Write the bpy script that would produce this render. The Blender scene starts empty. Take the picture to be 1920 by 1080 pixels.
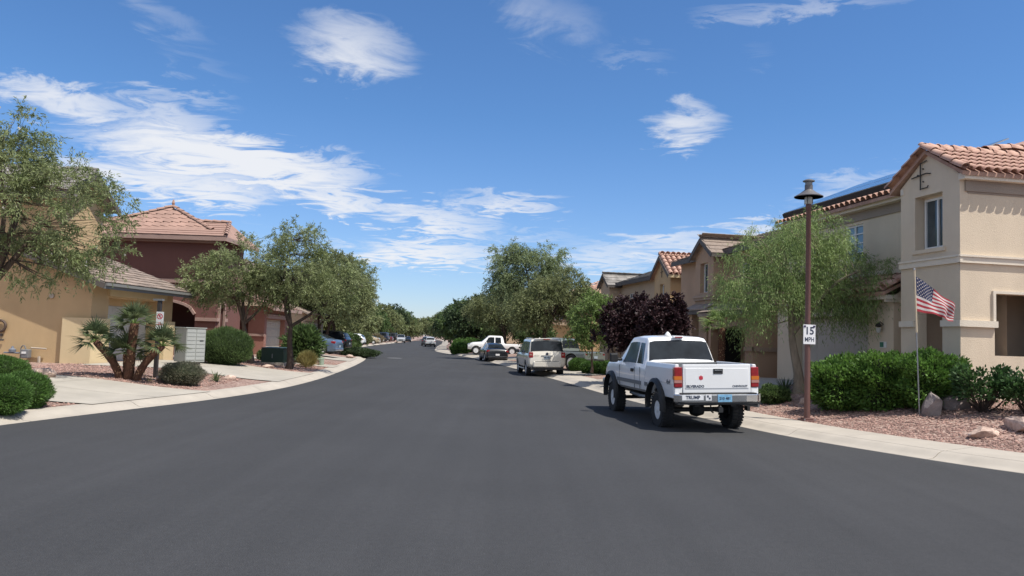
import bpy, bmesh, math, random
import numpy as np
from mathutils import Vector, Matrix, Euler
R = math.radians
random.seed(7)
S = bpy.context.scene
col = S.collection

# ------------------------------------------------------------ camera
F_PX, ROLL, CAM_H = 1430.0, R(1.9), 1.9
PITCH = math.atan(94 * math.cos(ROLL) / F_PX)
cam_d = bpy.data.cameras.new('camera'); cam = bpy.data.objects.new('camera', cam_d); col.objects.link(cam)
cam_d.sensor_width = 36; cam_d.lens = F_PX / 1920 * 36; cam_d.clip_end = 6000; cam_d.clip_start = 0.1
cam.matrix_world = Matrix.Translation((0, 0, CAM_H)) @ Matrix.Rotation(R(90) + PITCH, 4, 'X') @ Matrix.Rotation(ROLL, 4, 'Z')
S.camera = cam
S.render.resolution_x, S.render.resolution_y = 1024, 576
CM = cam.matrix_world.to_3x3()
def ray(px, py):
    return CM @ Vector(((px - 960) / F_PX, -(py - 540) / F_PX, -1))
def at(px, py, z=0.0):            # photo pixel -> point on the level z
    d = ray(px, py); t = (z - CAM_H) / d.z
    return Vector((d.x * t, d.y * t, z))
def atY(px, py, Y):               # photo pixel -> point at the distance Y
    d = ray(px, py); t = Y / d.y
    return Vector((d.x * t, Y, CAM_H + d.z * t))

# ------------------------------------------------------------ sun, sky, exposure
SUN_DIR = Vector((0.86, -0.50, 0)).normalized(); SUN_EL = R(62)
SV = Vector((SUN_DIR.x * math.cos(SUN_EL), SUN_DIR.y * math.cos(SUN_EL), math.sin(SUN_EL)))
sl = bpy.data.lights.new('sun', 'SUN'); sun = bpy.data.objects.new('sun', sl); col.objects.link(sun)
sl.energy = 3.5; sl.angle = R(0.5); sl.color = (1, 0.955, 0.88)
sun.rotation_euler = SV.to_track_quat('Z', 'Y').to_euler()
W = bpy.data.worlds.new('World'); S.world = W; W.use_nodes = True
S.view_settings.view_transform = 'Standard'; S.view_settings.look = 'None'
S.view_settings.gamma = 1; S.view_settings.use_curve_mapping = False
S.view_settings.exposure = 0.68
SKY_STRENGTH = 0.077

def world_sky():
    nt = W.node_tree; nt.nodes.clear(); N = nt.nodes.new; Lk = nt.links.new
    out = N('ShaderNodeOutputWorld'); bg = N('ShaderNodeBackground'); bg.inputs[1].default_value = SKY_STRENGTH
    sky = N('ShaderNodeTexSky'); sky.sky_type = 'NISHITA'; sky.sun_disc = False
    sky.sun_elevation = SUN_EL; sky.sun_rotation = math.atan2(SUN_DIR.x, SUN_DIR.y)
    sky.altitude = 700; sky.air_density = 1.15; sky.dust_density = 0.35; sky.ozone_density = 2.2
    tc = N('ShaderNodeTexCoord')
    sep = N('ShaderNodeSeparateXYZ'); Lk(tc.outputs['Generated'], sep.inputs[0])
    def M(op, a, b=None, c=None, clamp=False):
        n = N('ShaderNodeMath'); n.operation = op; n.use_clamp = clamp
        for i, x in enumerate((a, b, c)):
            if x is None: continue
            if isinstance(x, (int, float)): n.inputs[i].default_value = x
            else: Lk(x, n.inputs[i])
        return n.outputs[0]
    X, Y, Z = sep.outputs
    az = M('ARCTAN2', X, Y); el = M('ARCSINE', Z)
    # wispy noise on a layer high above the ground
    zz = M('ADD', M('MAXIMUM', Z, 0.0), 0.10)
    cmb = N('ShaderNodeCombineXYZ'); Lk(M('DIVIDE', X, zz), cmb.inputs[0]); Lk(M('DIVIDE', Y, zz), cmb.inputs[1])
    ne = []
    for sc, det, rg, dist, sx, sy, rot in ((1.9, 10, 0.64, 0.8, 1.0, 1.15, 24), (0.35, 4, 0.5, 0.3, 1, 1, 0), (5.0, 8, 0.62, 1.3, 0.75, 1.15, 18)):
        mp = N('ShaderNodeMapping'); mp.inputs['Scale'].default_value = (sx, sy, 1); mp.inputs['Rotation'].default_value = (0, 0, R(rot))
        Lk(cmb.outputs[0], mp.inputs[0])
        n = N('ShaderNodeTexNoise'); n.inputs['Scale'].default_value = sc; n.inputs['Detail'].default_value = det
        n.inputs['Roughness'].default_value = rg; n.inputs['Distortion'].default_value = dist
        Lk(mp.outputs[0], n.inputs['Vector']); ne.append(n.outputs[0])
    # wobble the cloud outlines
    az2 = M('ADD', az, M('MULTIPLY', M('SUBTRACT', ne[0], 0.5), 0.20))
    el2 = M('ADD', el, M('MULTIPLY', M('SUBTRACT', ne[2], 0.5), 0.10))
    blobs = [(655, 92, 165, 66, 6, .85), (300, 35, 105, 48, 15, .42), (360, 112, 120, 26, 8, .30), (150, 195, 150, 42, 3, .85),
             (330, 192, 120, 28, -6, .60), (300, 232, 210, 30, 3, .80), (430, 300, 320, 56, 3, 1.4), (330, 348, 270, 44, 2, 1.1),
             (640, 372, 170, 34, 14, .95), (800, 408, 170, 34, 6, .90), (945, 384, 150, 26, 2, .90), (1250, 462, 210, 38, -4, .80),
             (790, 474, 200, 32, 0, 1.0), (1120, 478, 180, 36, 4, .70), (1292, 235, 88, 50, 4, .85), (1040, 40, 120, 60, 18, .45), (1170, 100, 120, 24, 5, .35),
             (1600, 350, 170, 34, -10, .55), (1420, 428, 100, 26, -8, .85), (1520, 10, 230, 24, 0, .50), (1430, 110, 70, 22, -8, .25),
             (1000, 445, 130, 18, 0, .45), (560, 455, 260, 20, 0, .3), (-260, 250, 260, 80, 0, .8)]
    tot = None
    for px, py, rx, ry, rot, w in blobs:
        d = ray(px, py).normalized(); a0 = math.atan2(d.x, d.y); e0 = math.asin(d.z); c, s = math.cos(R(rot)), math.sin(R(rot))
        da = M('SUBTRACT', az2, a0); de = M('SUBTRACT', el2, e0)
        k = 1 / F_PX * math.cos(a0) ** 1
        u = M('DIVIDE', M('SUBTRACT', M('MULTIPLY', da, c), M('MULTIPLY', de, s)), rx * k)
        v = M('DIVIDE', M('ADD', M('MULTIPLY', da, s), M('MULTIPLY', de, c)), ry * k)
        r2 = M('ADD', M('MULTIPLY', u, u), M('MULTIPLY', v, v))
        g = M('MULTIPLY', M('SUBTRACT', 1.0, r2, clamp=True), w)
        tot = g if tot is None else M('MAXIMUM', tot, g)
    # added unseen cloud behind the camera, thickened to brighten the shaded walls
    back = M('MULTIPLY', M('GREATER_THAN', 0.05, Y), M('MULTIPLY', M('SUBTRACT', ne[1], 0.34, clamp=True), 4.0))
    tot = M('MAXIMUM', tot, back)
    dens = M('MULTIPLY', tot, M('ADD', M('MULTIPLY', ne[0], 1.7), M('MULTIPLY', ne[2], .75)))
    dens = M('SUBTRACT', dens, M('MULTIPLY', M('SUBTRACT', 1.0, ne[2]), 0.26))
    mr = N('ShaderNodeMapRange'); mr.interpolation_type = 'SMOOTHSTEP'; mr.inputs[1].default_value = 0.0; mr.inputs[2].default_value = 1.36
    mr.inputs[3].default_value = 0; mr.inputs[4].default_value = 0.93; Lk(dens, mr.inputs[0])
    tint = N('ShaderNodeMixRGB'); tint.blend_type = 'MULTIPLY'; tint.inputs[0].default_value = 1
    hz = N('ShaderNodeMapRange'); hz.inputs[1].default_value = 0.0; hz.inputs[2].default_value = 0.28; Lk(Z, hz.inputs[0])
    tm = N('ShaderNodeMixRGB'); tm.inputs[1].default_value = (0.76, 0.87, 1.20, 1); tm.inputs[2].default_value = (0.56, 0.83, 1.13, 1); Lk(hz.outputs[0], tm.inputs[0]); Lk(tm.outputs[0], tint.inputs[2]); Lk(sky.outputs[0], tint.inputs[1])
    mx = N('ShaderNodeMixRGB'); Lk(mr.outputs[0], mx.inputs[0]); Lk(tint.outputs[0], mx.inputs[1])
    cc = 7.4; mx.inputs[2].default_value = (cc * .97, cc * .985, cc * 1.02, 1)
    Lk(mx.outputs[0], bg.inputs[0]); Lk(bg.outputs[0], out.inputs[0])
world_sky()

# ------------------------------------------------------------ helpers
def mat(name, c, rough=0.8, var=0.0, scale=3.0, bump=0.0, bscale=60.0, metal=0.0, c2=None, coat=0.0, island=0.0, trans=0.0, spec=0.5, stretch=None, alpha=None, stain=0.0):
    m = bpy.data.materials.new(name); m.use_nodes = True; nt = m.node_tree; nt.nodes.clear(); N = nt.nodes.new; Lk = nt.links.new
    out = N('ShaderNodeOutputMaterial'); b = N('ShaderNodeBsdfPrincipled'); Lk(b.outputs[0], out.inputs[0])
    b.inputs['Base Color'].default_value = (*c, 1); b.inputs['Roughness'].default_value = rough; b.inputs['Metallic'].default_value = metal
    b.inputs['Specular IOR Level'].default_value = spec
    if coat: b.inputs['Coat Weight'].default_value = coat; b.inputs['Coat Roughness'].default_value = 0.05
    tc = N('ShaderNodeTexCoord'); vec = tc.outputs['Object']
    if stretch:
        mp = N('ShaderNodeMapping'); mp.inputs['Scale'].default_value = stretch; Lk(vec, mp.inputs[0]); vec = mp.outputs[0]
    cur = None
    if var or c2:
        n = N('ShaderNodeTexNoise'); n.inputs['Scale'].default_value = scale; n.inputs['Detail'].default_value = 6; n.inputs['Roughness'].default_value = 0.6
        Lk(vec, n.inputs['Vector'])
        r = N('ShaderNodeValToRGB'); Lk(n.outputs[0], r.inputs[0])
        a = tuple(x * (1 - var) for x in c); bb = tuple(min(1, x * (1 + var)) for x in (c2 or c))
        r.color_ramp.elements[0].color = (*a, 1); r.color_ramp.elements[1].color = (*bb, 1)
        r.color_ramp.elements[0].position = 0.3; r.color_ramp.elements[1].position = 0.7
        cur = r.outputs[0]
    if stain:
        n = N('ShaderNodeTexNoise'); n.inputs['Scale'].default_value = 0.6; n.inputs['Detail'].default_value = 5; n.inputs['Roughness'].default_value = 0.7
        mp = N('ShaderNodeMapping'); mp.inputs['Scale'].default_value = (1.6, 1.6, .35); Lk(vec, mp.inputs[0]); Lk(mp.outputs[0], n.inputs['Vector'])
        mr = N('ShaderNodeMapRange'); mr.inputs[1].default_value = .35; mr.inputs[2].default_value = .75; mr.inputs[3].default_value = 1 + stain * .4; mr.inputs[4].default_value = 1 - stain
        Lk(n.outputs[0], mr.inputs[0])
        hs = N('ShaderNodeHueSaturation'); Lk(mr.outputs[0], hs.inputs['Value'])
        if cur: Lk(cur, hs.inputs['Color'])
        else: hs.inputs['Color'].default_value = (*c, 1)
        cur = hs.outputs[0]
    if island:
        g = N('ShaderNodeNewGeometry'); mr = N('ShaderNodeMapRange'); mr.inputs[3].default_value = 1 - island; mr.inputs[4].default_value = 1 + island
        Lk(g.outputs['Random Per Island'], mr.inputs[0])
        hs = N('ShaderNodeHueSaturation'); Lk(mr.outputs[0], hs.inputs['Value'])
        if cur: Lk(cur, hs.inputs['Color'])
        else: hs.inputs['Color'].default_value = (*c, 1)
        cur = hs.outputs[0]
    if cur: Lk(cur, b.inputs['Base Color'])
    if bump:
        n = N('ShaderNodeTexNoise'); n.inputs['Scale'].default_value = bscale; n.inputs['Detail'].default_value = 4; Lk(vec, n.inputs['Vector'])
        bn = N('ShaderNodeBump'); bn.inputs['Strength'].default_value = bump; bn.inputs['Distance'].default_value = 0.02
        Lk(n.outputs[0], bn.inputs['Height']); Lk(bn.outputs[0], b.inputs['Normal'])
    if trans:
        t = N('ShaderNodeBsdfTranslucent'); mx = N('ShaderNodeMixShader'); mx.inputs[0].default_value = trans
        if cur: Lk(cur, t.inputs[0])
        else: t.inputs[0].default_value = (*c, 1)
        Lk(b.outputs[0], mx.inputs[1]); Lk(t.outputs[0], mx.inputs[2]); Lk(mx.outputs[0], out.inputs[0])
    return m

def tag(o, label=None, cat=None, group=None, kind=None):
    if label: o['label'] = label
    if cat: o['category'] = cat
    if group: o['group'] = group
    if kind: o['kind'] = kind
    return o
def thing(name, label, cat, loc=(0, 0, 0), rz=0, group=None):
    o = bpy.data.objects.new(name, None); o.empty_display_size = 0.2; col.objects.link(o)
    o.location = loc; o.rotation_euler = (0, 0, rz)
    return tag(o, label, cat, group)
def link(name, me, m=None, parent=None, loc=None, kind=None):
    if m is not None and len(me.materials) == 0: me.materials.append(m)
    o = bpy.data.objects.new(name, me); col.objects.link(o)
    if parent: o.parent = parent
    if loc is not None: o.location = loc
    if kind: o['kind'] = kind
    return o
def rootloc(p):
    v = Vector((0, 0, 0))
    while p: v += p.location; p = p.parent
    return v

class MB:
    def __init__(s): s.v = []; s.f = []
    def add(s, vs, fs):
        n = len(s.v); s.v += [tuple(v) for v in vs]; s.f += [tuple(i + n for i in f) for f in fs]; return s
    def box(s, x0, x1, y0, y1, z0, z1):
        return s.add([(x0, y0, z0), (x1, y0, z0), (x1, y1, z0), (x0, y1, z0), (x0, y0, z1), (x1, y0, z1), (x1, y1, z1), (x0, y1, z1)],
                     [(0, 3, 2, 1), (4, 5, 6, 7), (0, 1, 5, 4), (1, 2, 6, 5), (2, 3, 7, 6), (3, 0, 4, 7)])
    def obox(s, o, a, b, c):      # corner and three edge vectors
        o, a, b, c = map(Vector, (o, a, b, c))
        vs = [o, o + a, o + a + b, o + b, o + c, o + a + c, o + a + b + c, o + b + c]
        fs = [(0, 3, 2, 1), (4, 5, 6, 7), (0, 1, 5, 4), (1, 2, 6, 5), (2, 3, 7, 6), (3, 0, 4, 7)]
        if a.cross(b).dot(c) < 0: fs = [f[::-1] for f in fs]
        return s.add(vs, fs)
    def beam(s, p0, p1, w, h):    # box along p0-p1, w sideways, h up
        p0, p1 = Vector(p0), Vector(p1); d = (p1 - p0); side = d.cross(Vector((0, 0, 1)))
        side = (side.normalized() if side.length > 1e-6 else Vector((1, 0, 0))) * w; up = side.cross(d).normalized() * h
        return s.obox(p0 - side / 2 - up / 2, d, side, up)
    def tube(s, pts, rad, n=6, cap=True):
        pts = [Vector(p) for p in pts]; rad = rad if hasattr(rad, '__len__') else [rad] * len(pts); base = len(s.v); k = len(pts)
        ref = Vector((0.31, 0.17, 0.93))
        for i, p in enumerate(pts):
            d = (pts[min(i + 1, k - 1)] - pts[max(i - 1, 0)]).normalized()
            a = d.cross(ref)
            if a.length < 0.1: a = d.cross(Vector((1, 0, 0)))
            a.normalize(); b = d.cross(a)
            for j in range(n):
                t = 2 * math.pi * j / n; q = p + (a * math.cos(t) + b * math.sin(t)) * rad[i]; s.v.append(tuple(q))
        for i in range(k - 1):
            for j in range(n):
                a0 = base + i * n + j; a1 = base + i * n + (j + 1) % n
                s.f.append((a0, a1, a1 + n, a0 + n))
        if cap: s.f.append(tuple(base + j for j in range(n))[::-1]); s.f.append(tuple(base + (k - 1) * n + j for j in range(n)))
        return s
    def lathe(s, prof, n=16, c=(0, 0, 0), axis='z'):
        base = len(s.v); c = Vector(c)
        for r, z in prof:
            for j in range(n):
                t = 2 * math.pi * j / n; x, y = r * math.cos(t), r * math.sin(t)
                s.v.append(tuple(c + (Vector((x, y, z)) if axis == 'z' else Vector((x, z, y)) if axis == 'y' else Vector((z, x, y)))))
        for i in range(len(prof) - 1):
            for j in range(n):
                a0 = base + i * n + j; a1 = base + i * n + (j + 1) % n; s.f.append((a0, a1, a1 + n, a0 + n))
        if tuple(prof[0]) == tuple(prof[-1]): return s
        if prof[0][0] > 1e-4: s.f.append(tuple(base + j for j in range(n))[::-1])
        if prof[-1][0] > 1e-4: s.f.append(tuple(base + (len(prof) - 1) * n + j for j in range(n)))
        return s
    def prism(s, poly, d):        # polygon (list of 3d points) extruded by the vector d
        n = len(poly); d = Vector(d); poly = [Vector(p) for p in poly]
        return s.add(poly + [p + d for p in poly], [tuple(range(n))[::-1], tuple(range(n, 2 * n))] + [(i, (i + 1) % n, n + (i + 1) % n, n + i) for i in range(n)])
    def mesh(s, name='mesh', smooth=False, fix=True):
        me = bpy.data.meshes.new(name); me.from_pydata(s.v, [], s.f)
        if fix and len(s.f) < 20000:
            bm = bmesh.new(); bm.from_mesh(me); bmesh.ops.recalc_face_normals(bm, faces=bm.faces); bm.to_mesh(me); bm.free()
        if smooth:
            me.polygons.foreach_set('use_smooth', [True] * len(me.polygons))
            if smooth != 'all':
                try: me.set_sharp_from_angle(angle=R(38))
                except Exception: pass
        return me
    def build(s, name, m, parent=None, smooth=False, bevel=0, local=False, kind=None, segs=2):
        me = s.mesh(name, smooth)
        if parent is not None and not local: me.transform(Matrix.Translation(-rootloc(parent)))
        o = link(name, me, m, parent, kind=kind)
        if bevel:
            b = o.modifiers.new('bevel', 'BEVEL'); b.width = bevel; b.segments = segs; b.limit_method = 'ANGLE'; b.angle_limit = R(35)
        return o

def fast_quads(name, V, m, parent=None, kind=None, local=False, nper=4, smooth=False):
    V = np.asarray(V, dtype=np.float32).reshape(-1, 3)
    if parent is not None and not local: V = V - np.array(rootloc(parent), dtype=np.float32)
    nq = len(V) // nper; me = bpy.data.meshes.new(name)
    me.vertices.add(len(V)); me.vertices.foreach_set('co', V.ravel())
    me.loops.add(len(V)); me.loops.foreach_set('vertex_index', np.arange(len(V), dtype=np.int32))
    me.polygons.add(nq); me.polygons.foreach_set('loop_start', np.arange(nq, dtype=np.int32) * nper)
    me.update(calc_edges=True)
    return link(name, me, m, parent, kind=kind)

def text_mesh(txt, size, depth=0.002, bold=0.0, font_w=1.0):
    cu = bpy.data.curves.new('lettering', 'FONT'); cu.body = txt; cu.size = size; cu.extrude = depth; cu.offset = bold
    cu.align_x = 'CENTER'; cu.align_y = 'CENTER'; cu.resolution_u = 3
    o = bpy.data.objects.new('lettering', cu); col.objects.link(o)
    dg = bpy.context.evaluated_depsgraph_get(); me = bpy.data.meshes.new_from_object(o.evaluated_get(dg))
    bpy.data.objects.remove(o); bpy.data.curves.remove(cu)
    if font_w != 1: me.transform(Matrix.Diagonal((font_w, 1, 1, 1)))
    return me
def put_text(name, txt, size, m, parent, origin, xdir, ydir, bold=0.0, w=1.0, depth=.0015):
    me = text_mesh(txt, size, depth, bold, w); x = Vector(xdir).normalized(); y = Vector(ydir).normalized(); z = x.cross(y)
    M4 = Matrix((x, y, z)).transposed().to_4x4(); M4.translation = Vector(origin); me.transform(M4)
    me.materials.clear()
    return link(name, me, m, parent)

def boolean_cut(me, cut):
    a = bpy.data.objects.new('body_a', me); b = bpy.data.objects.new('body_b', cut); col.objects.link(a); col.objects.link(b)
    md = a.modifiers.new('b', 'BOOLEAN'); md.object = b; md.operation = 'DIFFERENCE'; md.solver = 'EXACT'
    dg = bpy.context.evaluated_depsgraph_get(); dg.update(); r = bpy.data.meshes.new_from_object(a.evaluated_get(dg))
    bpy.data.objects.remove(a); bpy.data.objects.remove(b); return r

# ------------------------------------------------------------ materials
def m_asphalt():
    m = mat('asphalt', (.040, .0395, .0395), .84, bump=.5, bscale=110, spec=.3)
    nt = m.node_tree; N = nt.nodes.new; Lk = nt.links.new; b = [n for n in nt.nodes if n.type == 'BSDF_PRINCIPLED'][0]; tc = N('ShaderNodeTexCoord'); fac = None
    # fine aggregate, mottling, long faint wheel and squeegee streaks, dust, small light chips
    for sc, det, rg, scl, rot, a, c, lo, hi in ((70, 3, .7, (1, 1, 1), 0, .68, 1.36, .3, .7), (14, 5, .7, (1, 1, 1), 0, .88, 1.13, .3, .7), (.22, 5, .65, (1, 1, 1), 0, .90, 1.12, .3, .7), (1.0, 6, .6, (2.6, .045, 1), -8, .95, 1.06, .32, .68), (.5, 3, .5, (1.4, .03, 1), -10, .97, 1.04, .35, .65), (38, 2, .5, (1, 1, 1), 0, 1.0, 1.7, .70, .78)):
        mp = N('ShaderNodeMapping'); mp.inputs['Scale'].default_value = scl; mp.inputs['Rotation'].default_value = (0, 0, R(rot)); Lk(tc.outputs['Object'], mp.inputs[0])
        n = N('ShaderNodeTexNoise'); n.inputs['Scale'].default_value = sc; n.inputs['Detail'].default_value = det; n.inputs['Roughness'].default_value = rg; Lk(mp.outputs[0], n.inputs['Vector'])
        mr = N('ShaderNodeMapRange'); mr.inputs[1].default_value = lo; mr.inputs[2].default_value = hi; mr.inputs[3].default_value = a; mr.inputs[4].default_value = c; Lk(n.outputs[0], mr.inputs[0])
        if fac is None: fac = mr.outputs[0]
        else: mu = N('ShaderNodeMath'); mu.operation = 'MULTIPLY'; Lk(fac, mu.inputs[0]); Lk(mr.outputs[0], mu.inputs[1]); fac = mu.outputs[0]
    hs = N('ShaderNodeHueSaturation'); Lk(fac, hs.inputs['Value']); hs.inputs['Color'].default_value = (.0455, .0455, .047, 1); Lk(hs.outputs[0], b.inputs['Base Color'])
    return m
def m_gravel():
    m = mat('gravel', (.3, .2, .16), .95, bump=0); nt = m.node_tree; N = nt.nodes.new; Lk = nt.links.new
    b = [n for n in nt.nodes if n.type == 'BSDF_PRINCIPLED'][0]; tc = N('ShaderNodeTexCoord')
    v = N('ShaderNodeTexVoronoi'); v.inputs['Scale'].default_value = 19; Lk(tc.outputs['Object'], v.inputs['Vector'])
    r = N('ShaderNodeValToRGB'); e = r.color_ramp.elements
    sp = N('ShaderNodeSeparateColor'); Lk(v.outputs['Color'], sp.inputs[0]); Lk(sp.outputs[0], r.inputs[0])
    e[0].color = (.16, .095, .075, 1); e[1].color = (.44, .33, .27, 1); x = e.new(.45); x.color = (.30, .19, .155, 1); x = e.new(.7); x.color = (.34, .235, .19, 1)
    n = N('ShaderNodeTexNoise'); n.inputs['Scale'].default_value = .8; n.inputs['Detail'].default_value = 5; Lk(tc.outputs['Object'], n.inputs['Vector'])
    mr = N('ShaderNodeMapRange'); mr.inputs[1].default_value = .3; mr.inputs[2].default_value = .7; mr.inputs[3].default_value = .8; mr.inputs[4].default_value = 1.15; Lk(n.outputs[0], mr.inputs[0])
    hs = N('ShaderNodeHueSaturation'); Lk(mr.outputs[0], hs.inputs['Value']); Lk(r.outputs[0], hs.inputs['Color']); Lk(hs.outputs[0], b.inputs['Base Color'])
    bn = N('ShaderNodeBump'); bn.inputs['Strength'].default_value = .9; bn.inputs['Distance'].default_value = .03; bn.invert = True
    Lk(v.outputs['Distance'], bn.inputs['Height']); Lk(bn.outputs[0], b.inputs['Normal'])
    return m
ASPH = m_asphalt(); GRAV = m_gravel()
STONE = mat('pink_stone', (.30, .185, .15), .92, var=.15, scale=8, island=.42)
STONE2 = mat('boulder_stone', (.40, .27, .21), .9, var=.3, scale=5, c2=(.5, .38, .31), bump=.9, bscale=14)
STONE3 = mat('grey_boulder', (.24, .2, .185), .9, var=.3, scale=4, bump=.9, bscale=12)
CONC = mat('concrete', (.41, .365, .305), .88, var=.09, scale=1.2, bump=.15, bscale=90, island=.035, stain=.10)
CONC2 = mat('driveway_concrete', (.38, .345, .29), .88, var=.10, scale=.9, bump=.15, bscale=90, stain=.10)
CONCD = mat('joint_grey', (.22, .2, .18), .95)
def stucco(name, c, v=.06): return mat(name, c, .92, var=v, scale=.8, bump=.55, bscale=55, stain=.07)
ST_YEL = stucco('yellow_stucco', (.53, .375, .205)); ST_YELT = stucco('pale_yellow_trim', (.66, .52, .31), .03)
ST_MAR = stucco('maroon_stucco', (.165, .075, .062)); ST_MART = stucco('mauve_trim', (.36, .245, .205), .03)
ST_SAL = stucco('salmon_stucco', (.29, .14, .105))
ST_CRM = stucco('cream_stucco', (.64, .53, .40)); ST_CRMT = stucco('cream_trim', (.70, .62, .51), .03)
ST_TAUPE = stucco('taupe_stucco', (.30, .245, .20))
ST_BRN = stucco('brown_stucco', (.42, .28, .185)); ST_BRNT = stucco('brown_trim', (.37, .27, .20), .03)
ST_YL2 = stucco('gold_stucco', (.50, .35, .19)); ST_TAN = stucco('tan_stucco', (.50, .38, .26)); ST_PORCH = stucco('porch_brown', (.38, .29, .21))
TILE_RED = mat('red_clay_tile', (.33, .165, .12), .85, var=.3, scale=2.5, c2=(.38, .25, .19), bump=.3, bscale=40, island=.25)
TILE_RED2 = mat('orange_clay_tile', (.35, .19, .14), .85, var=.25, scale=2.5, c2=(.39, .25, .19), island=.2)
TILE_PNK = mat('pink_flat_tile', (.33, .205, .16), .85, var=.15, scale=1.2, island=.06, bump=.2, bscale=30)
TILE_BRN = mat('brown_flat_tile', (.22, .17, .135), .85, var=.25, scale=2, c2=(.27, .21, .17), island=.2)
TILE_GRY = mat('grey_flat_tile', (.20, .185, .165), .85, var=.25, scale=2, c2=(.25, .23, .21), island=.2)
FASC = mat('fascia_dark', (.10, .085, .075), .7, var=.1); FASC_L = mat('fascia_light', (.42, .36, .29), .7, var=.08)
DOORW = mat('garage_door_white', (.50, .50, .49), .6, var=.03); DOORC = mat('garage_door_cream', (.47, .41, .34), .6, var=.03)
WHITE = mat('white_paint', (.72, .72, .70), .5, var=.03); GLASS = mat('window_glass', (.03, .045, .055), .06, spec=.8, var=.3, scale=.6, c2=(.07, .09, .10))
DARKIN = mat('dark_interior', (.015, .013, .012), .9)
BLACK = mat('black_plastic', (.018, .018, .019), .55); IRON = mat('wrought_iron', (.03, .025, .022), .6)
CHROME = mat('chrome', (.62, .63, .64), .16, metal=1.0, var=.08, scale=6); STEEL = mat('galvanised_steel', (.36, .37, .38), .4, metal=.8, var=.1, scale=10)
RUBBER = mat('tyre_rubber', (.022, .022, .023), .85, bump=.4, bscale=50); RIM = mat('alloy_rim', (.72, .73, .74), .3, metal=.1)
GREYPL = mat('grey_plastic', (.16, .165, .17), .6)
def paint(name, c, r=.32): return mat(name, c, r, coat=.8, var=.03, scale=1.5)
P_WHITE = paint('white_car_paint', (.80, .80, .80)); P_CREAM = paint('cream_car_paint', (.68, .64, .56)); P_BLACK = paint('black_car_paint', (.012, .014, .018))
P_BLUE = paint('blue_car_paint', (.075, .12, .19)); P_SILV = paint('silver_car_paint', (.40, .41, .42)); P_GRN = paint('grey_green_car_paint', (.15, .17, .155))
P_NAVY = paint('navy_car_paint', (.02, .03, .06)); P_MAR = paint('maroon_car_paint', (.12, .02, .02)); P_TAN = paint('tan_car_paint', (.45, .38, .26))
CGLASS = mat('tinted_car_glass', (.010, .012, .016), .10, spec=.35, var=.3, scale=1.3, c2=(.022, .028, .034))
CGLASSL = mat('pale_car_glass', (.10, .15, .18), .08, spec=.6, var=.4, scale=1.5)
RED = mat('red_lens', (.26, .008, .012), .2, coat=.6, var=.2, scale=20); AMBER = mat('amber_lens', (.55, .15, .015), .2, coat=.6); CLEAR = mat('clear_lens', (.42, .20, .17), .2, coat=.6)
BARK = mat('bark', (.12, .085, .062), .95, var=.35, scale=9, bump=.8, bscale=25, stretch=(1, 1, .3))
BARKD = mat('dark_bark', (.055, .038, .03), .95, var=.35, scale=9, bump=.8, bscale=25, stretch=(1, 1, .3))
BARKL = mat('pale_bark', (.24, .19, .14), .95, var=.3, scale=9, bump=.8, bscale=25, stretch=(1, 1, .3))
def leaf(name, c, c2, isl=.35, tr=.34): return mat(name, c, .55, var=.12, scale=1.4, c2=c2, island=isl, trans=tr, spec=.35)
LF_WILLOW = leaf('willow_leaf', (.185, .235, .085), (.26, .29, .14)); LF_WEEP = leaf('weeping_leaf', (.20, .29, .09), (.27, .35, .13))
LF_GRN = leaf('green_leaf', (.075, .125, .04), (.12, .18, .06)); LF_DRK = leaf('dark_green_leaf', (.045, .075, .032), (.07, .105, .045))
LF_OLIVE = leaf('olive_leaf', (.165, .195, .075), (.22, .24, .11)); LF_PURP = leaf('purple_leaf', (.03, .012, .015), (.045, .02, .023), tr=.12)
LF_PALE = leaf('pale_green_leaf', (.18, .235, .10), (.25, .30, .155)); LF_HEDGE = leaf('hedge_leaf', (0.072, 0.152, 0.029), (0.145, 0.261, 0.051), isl=.5); LF_GREY = leaf('grey_shrub_leaf', (0.15, 0.155, 0.1), (0.19, 0.185, 0.125))
LF_BUSH = leaf('bush_leaf', (0.065, 0.138, 0.029), (0.109, 0.203, 0.043)); LF_PALM = leaf('palm_leaf', (.085, .125, .05), (.15, .18, .09)); LF_BRIGHT = leaf('light_green_leaf', (0.131, 0.21, 0.051), (0.203, 0.275, 0.087))
LF_AGAVE = leaf('blue_agave_leaf', (0.131, 0.203, 0.189), (0.174, 0.246, 0.217), tr=.05); LF_STRAW = leaf('straw_leaf', (0.34, 0.27, 0.1), (0.28, 0.25, 0.09)); LF_TAN = leaf('dry_leaf', (0.26, 0.21, 0.13), (0.3, 0.25, 0.16))
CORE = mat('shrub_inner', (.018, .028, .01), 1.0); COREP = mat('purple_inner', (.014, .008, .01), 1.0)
BLOSSOM = leaf('white_blossom', (0.6, 0.56, 0.5), (0.6, 0.55, 0.5))

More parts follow.
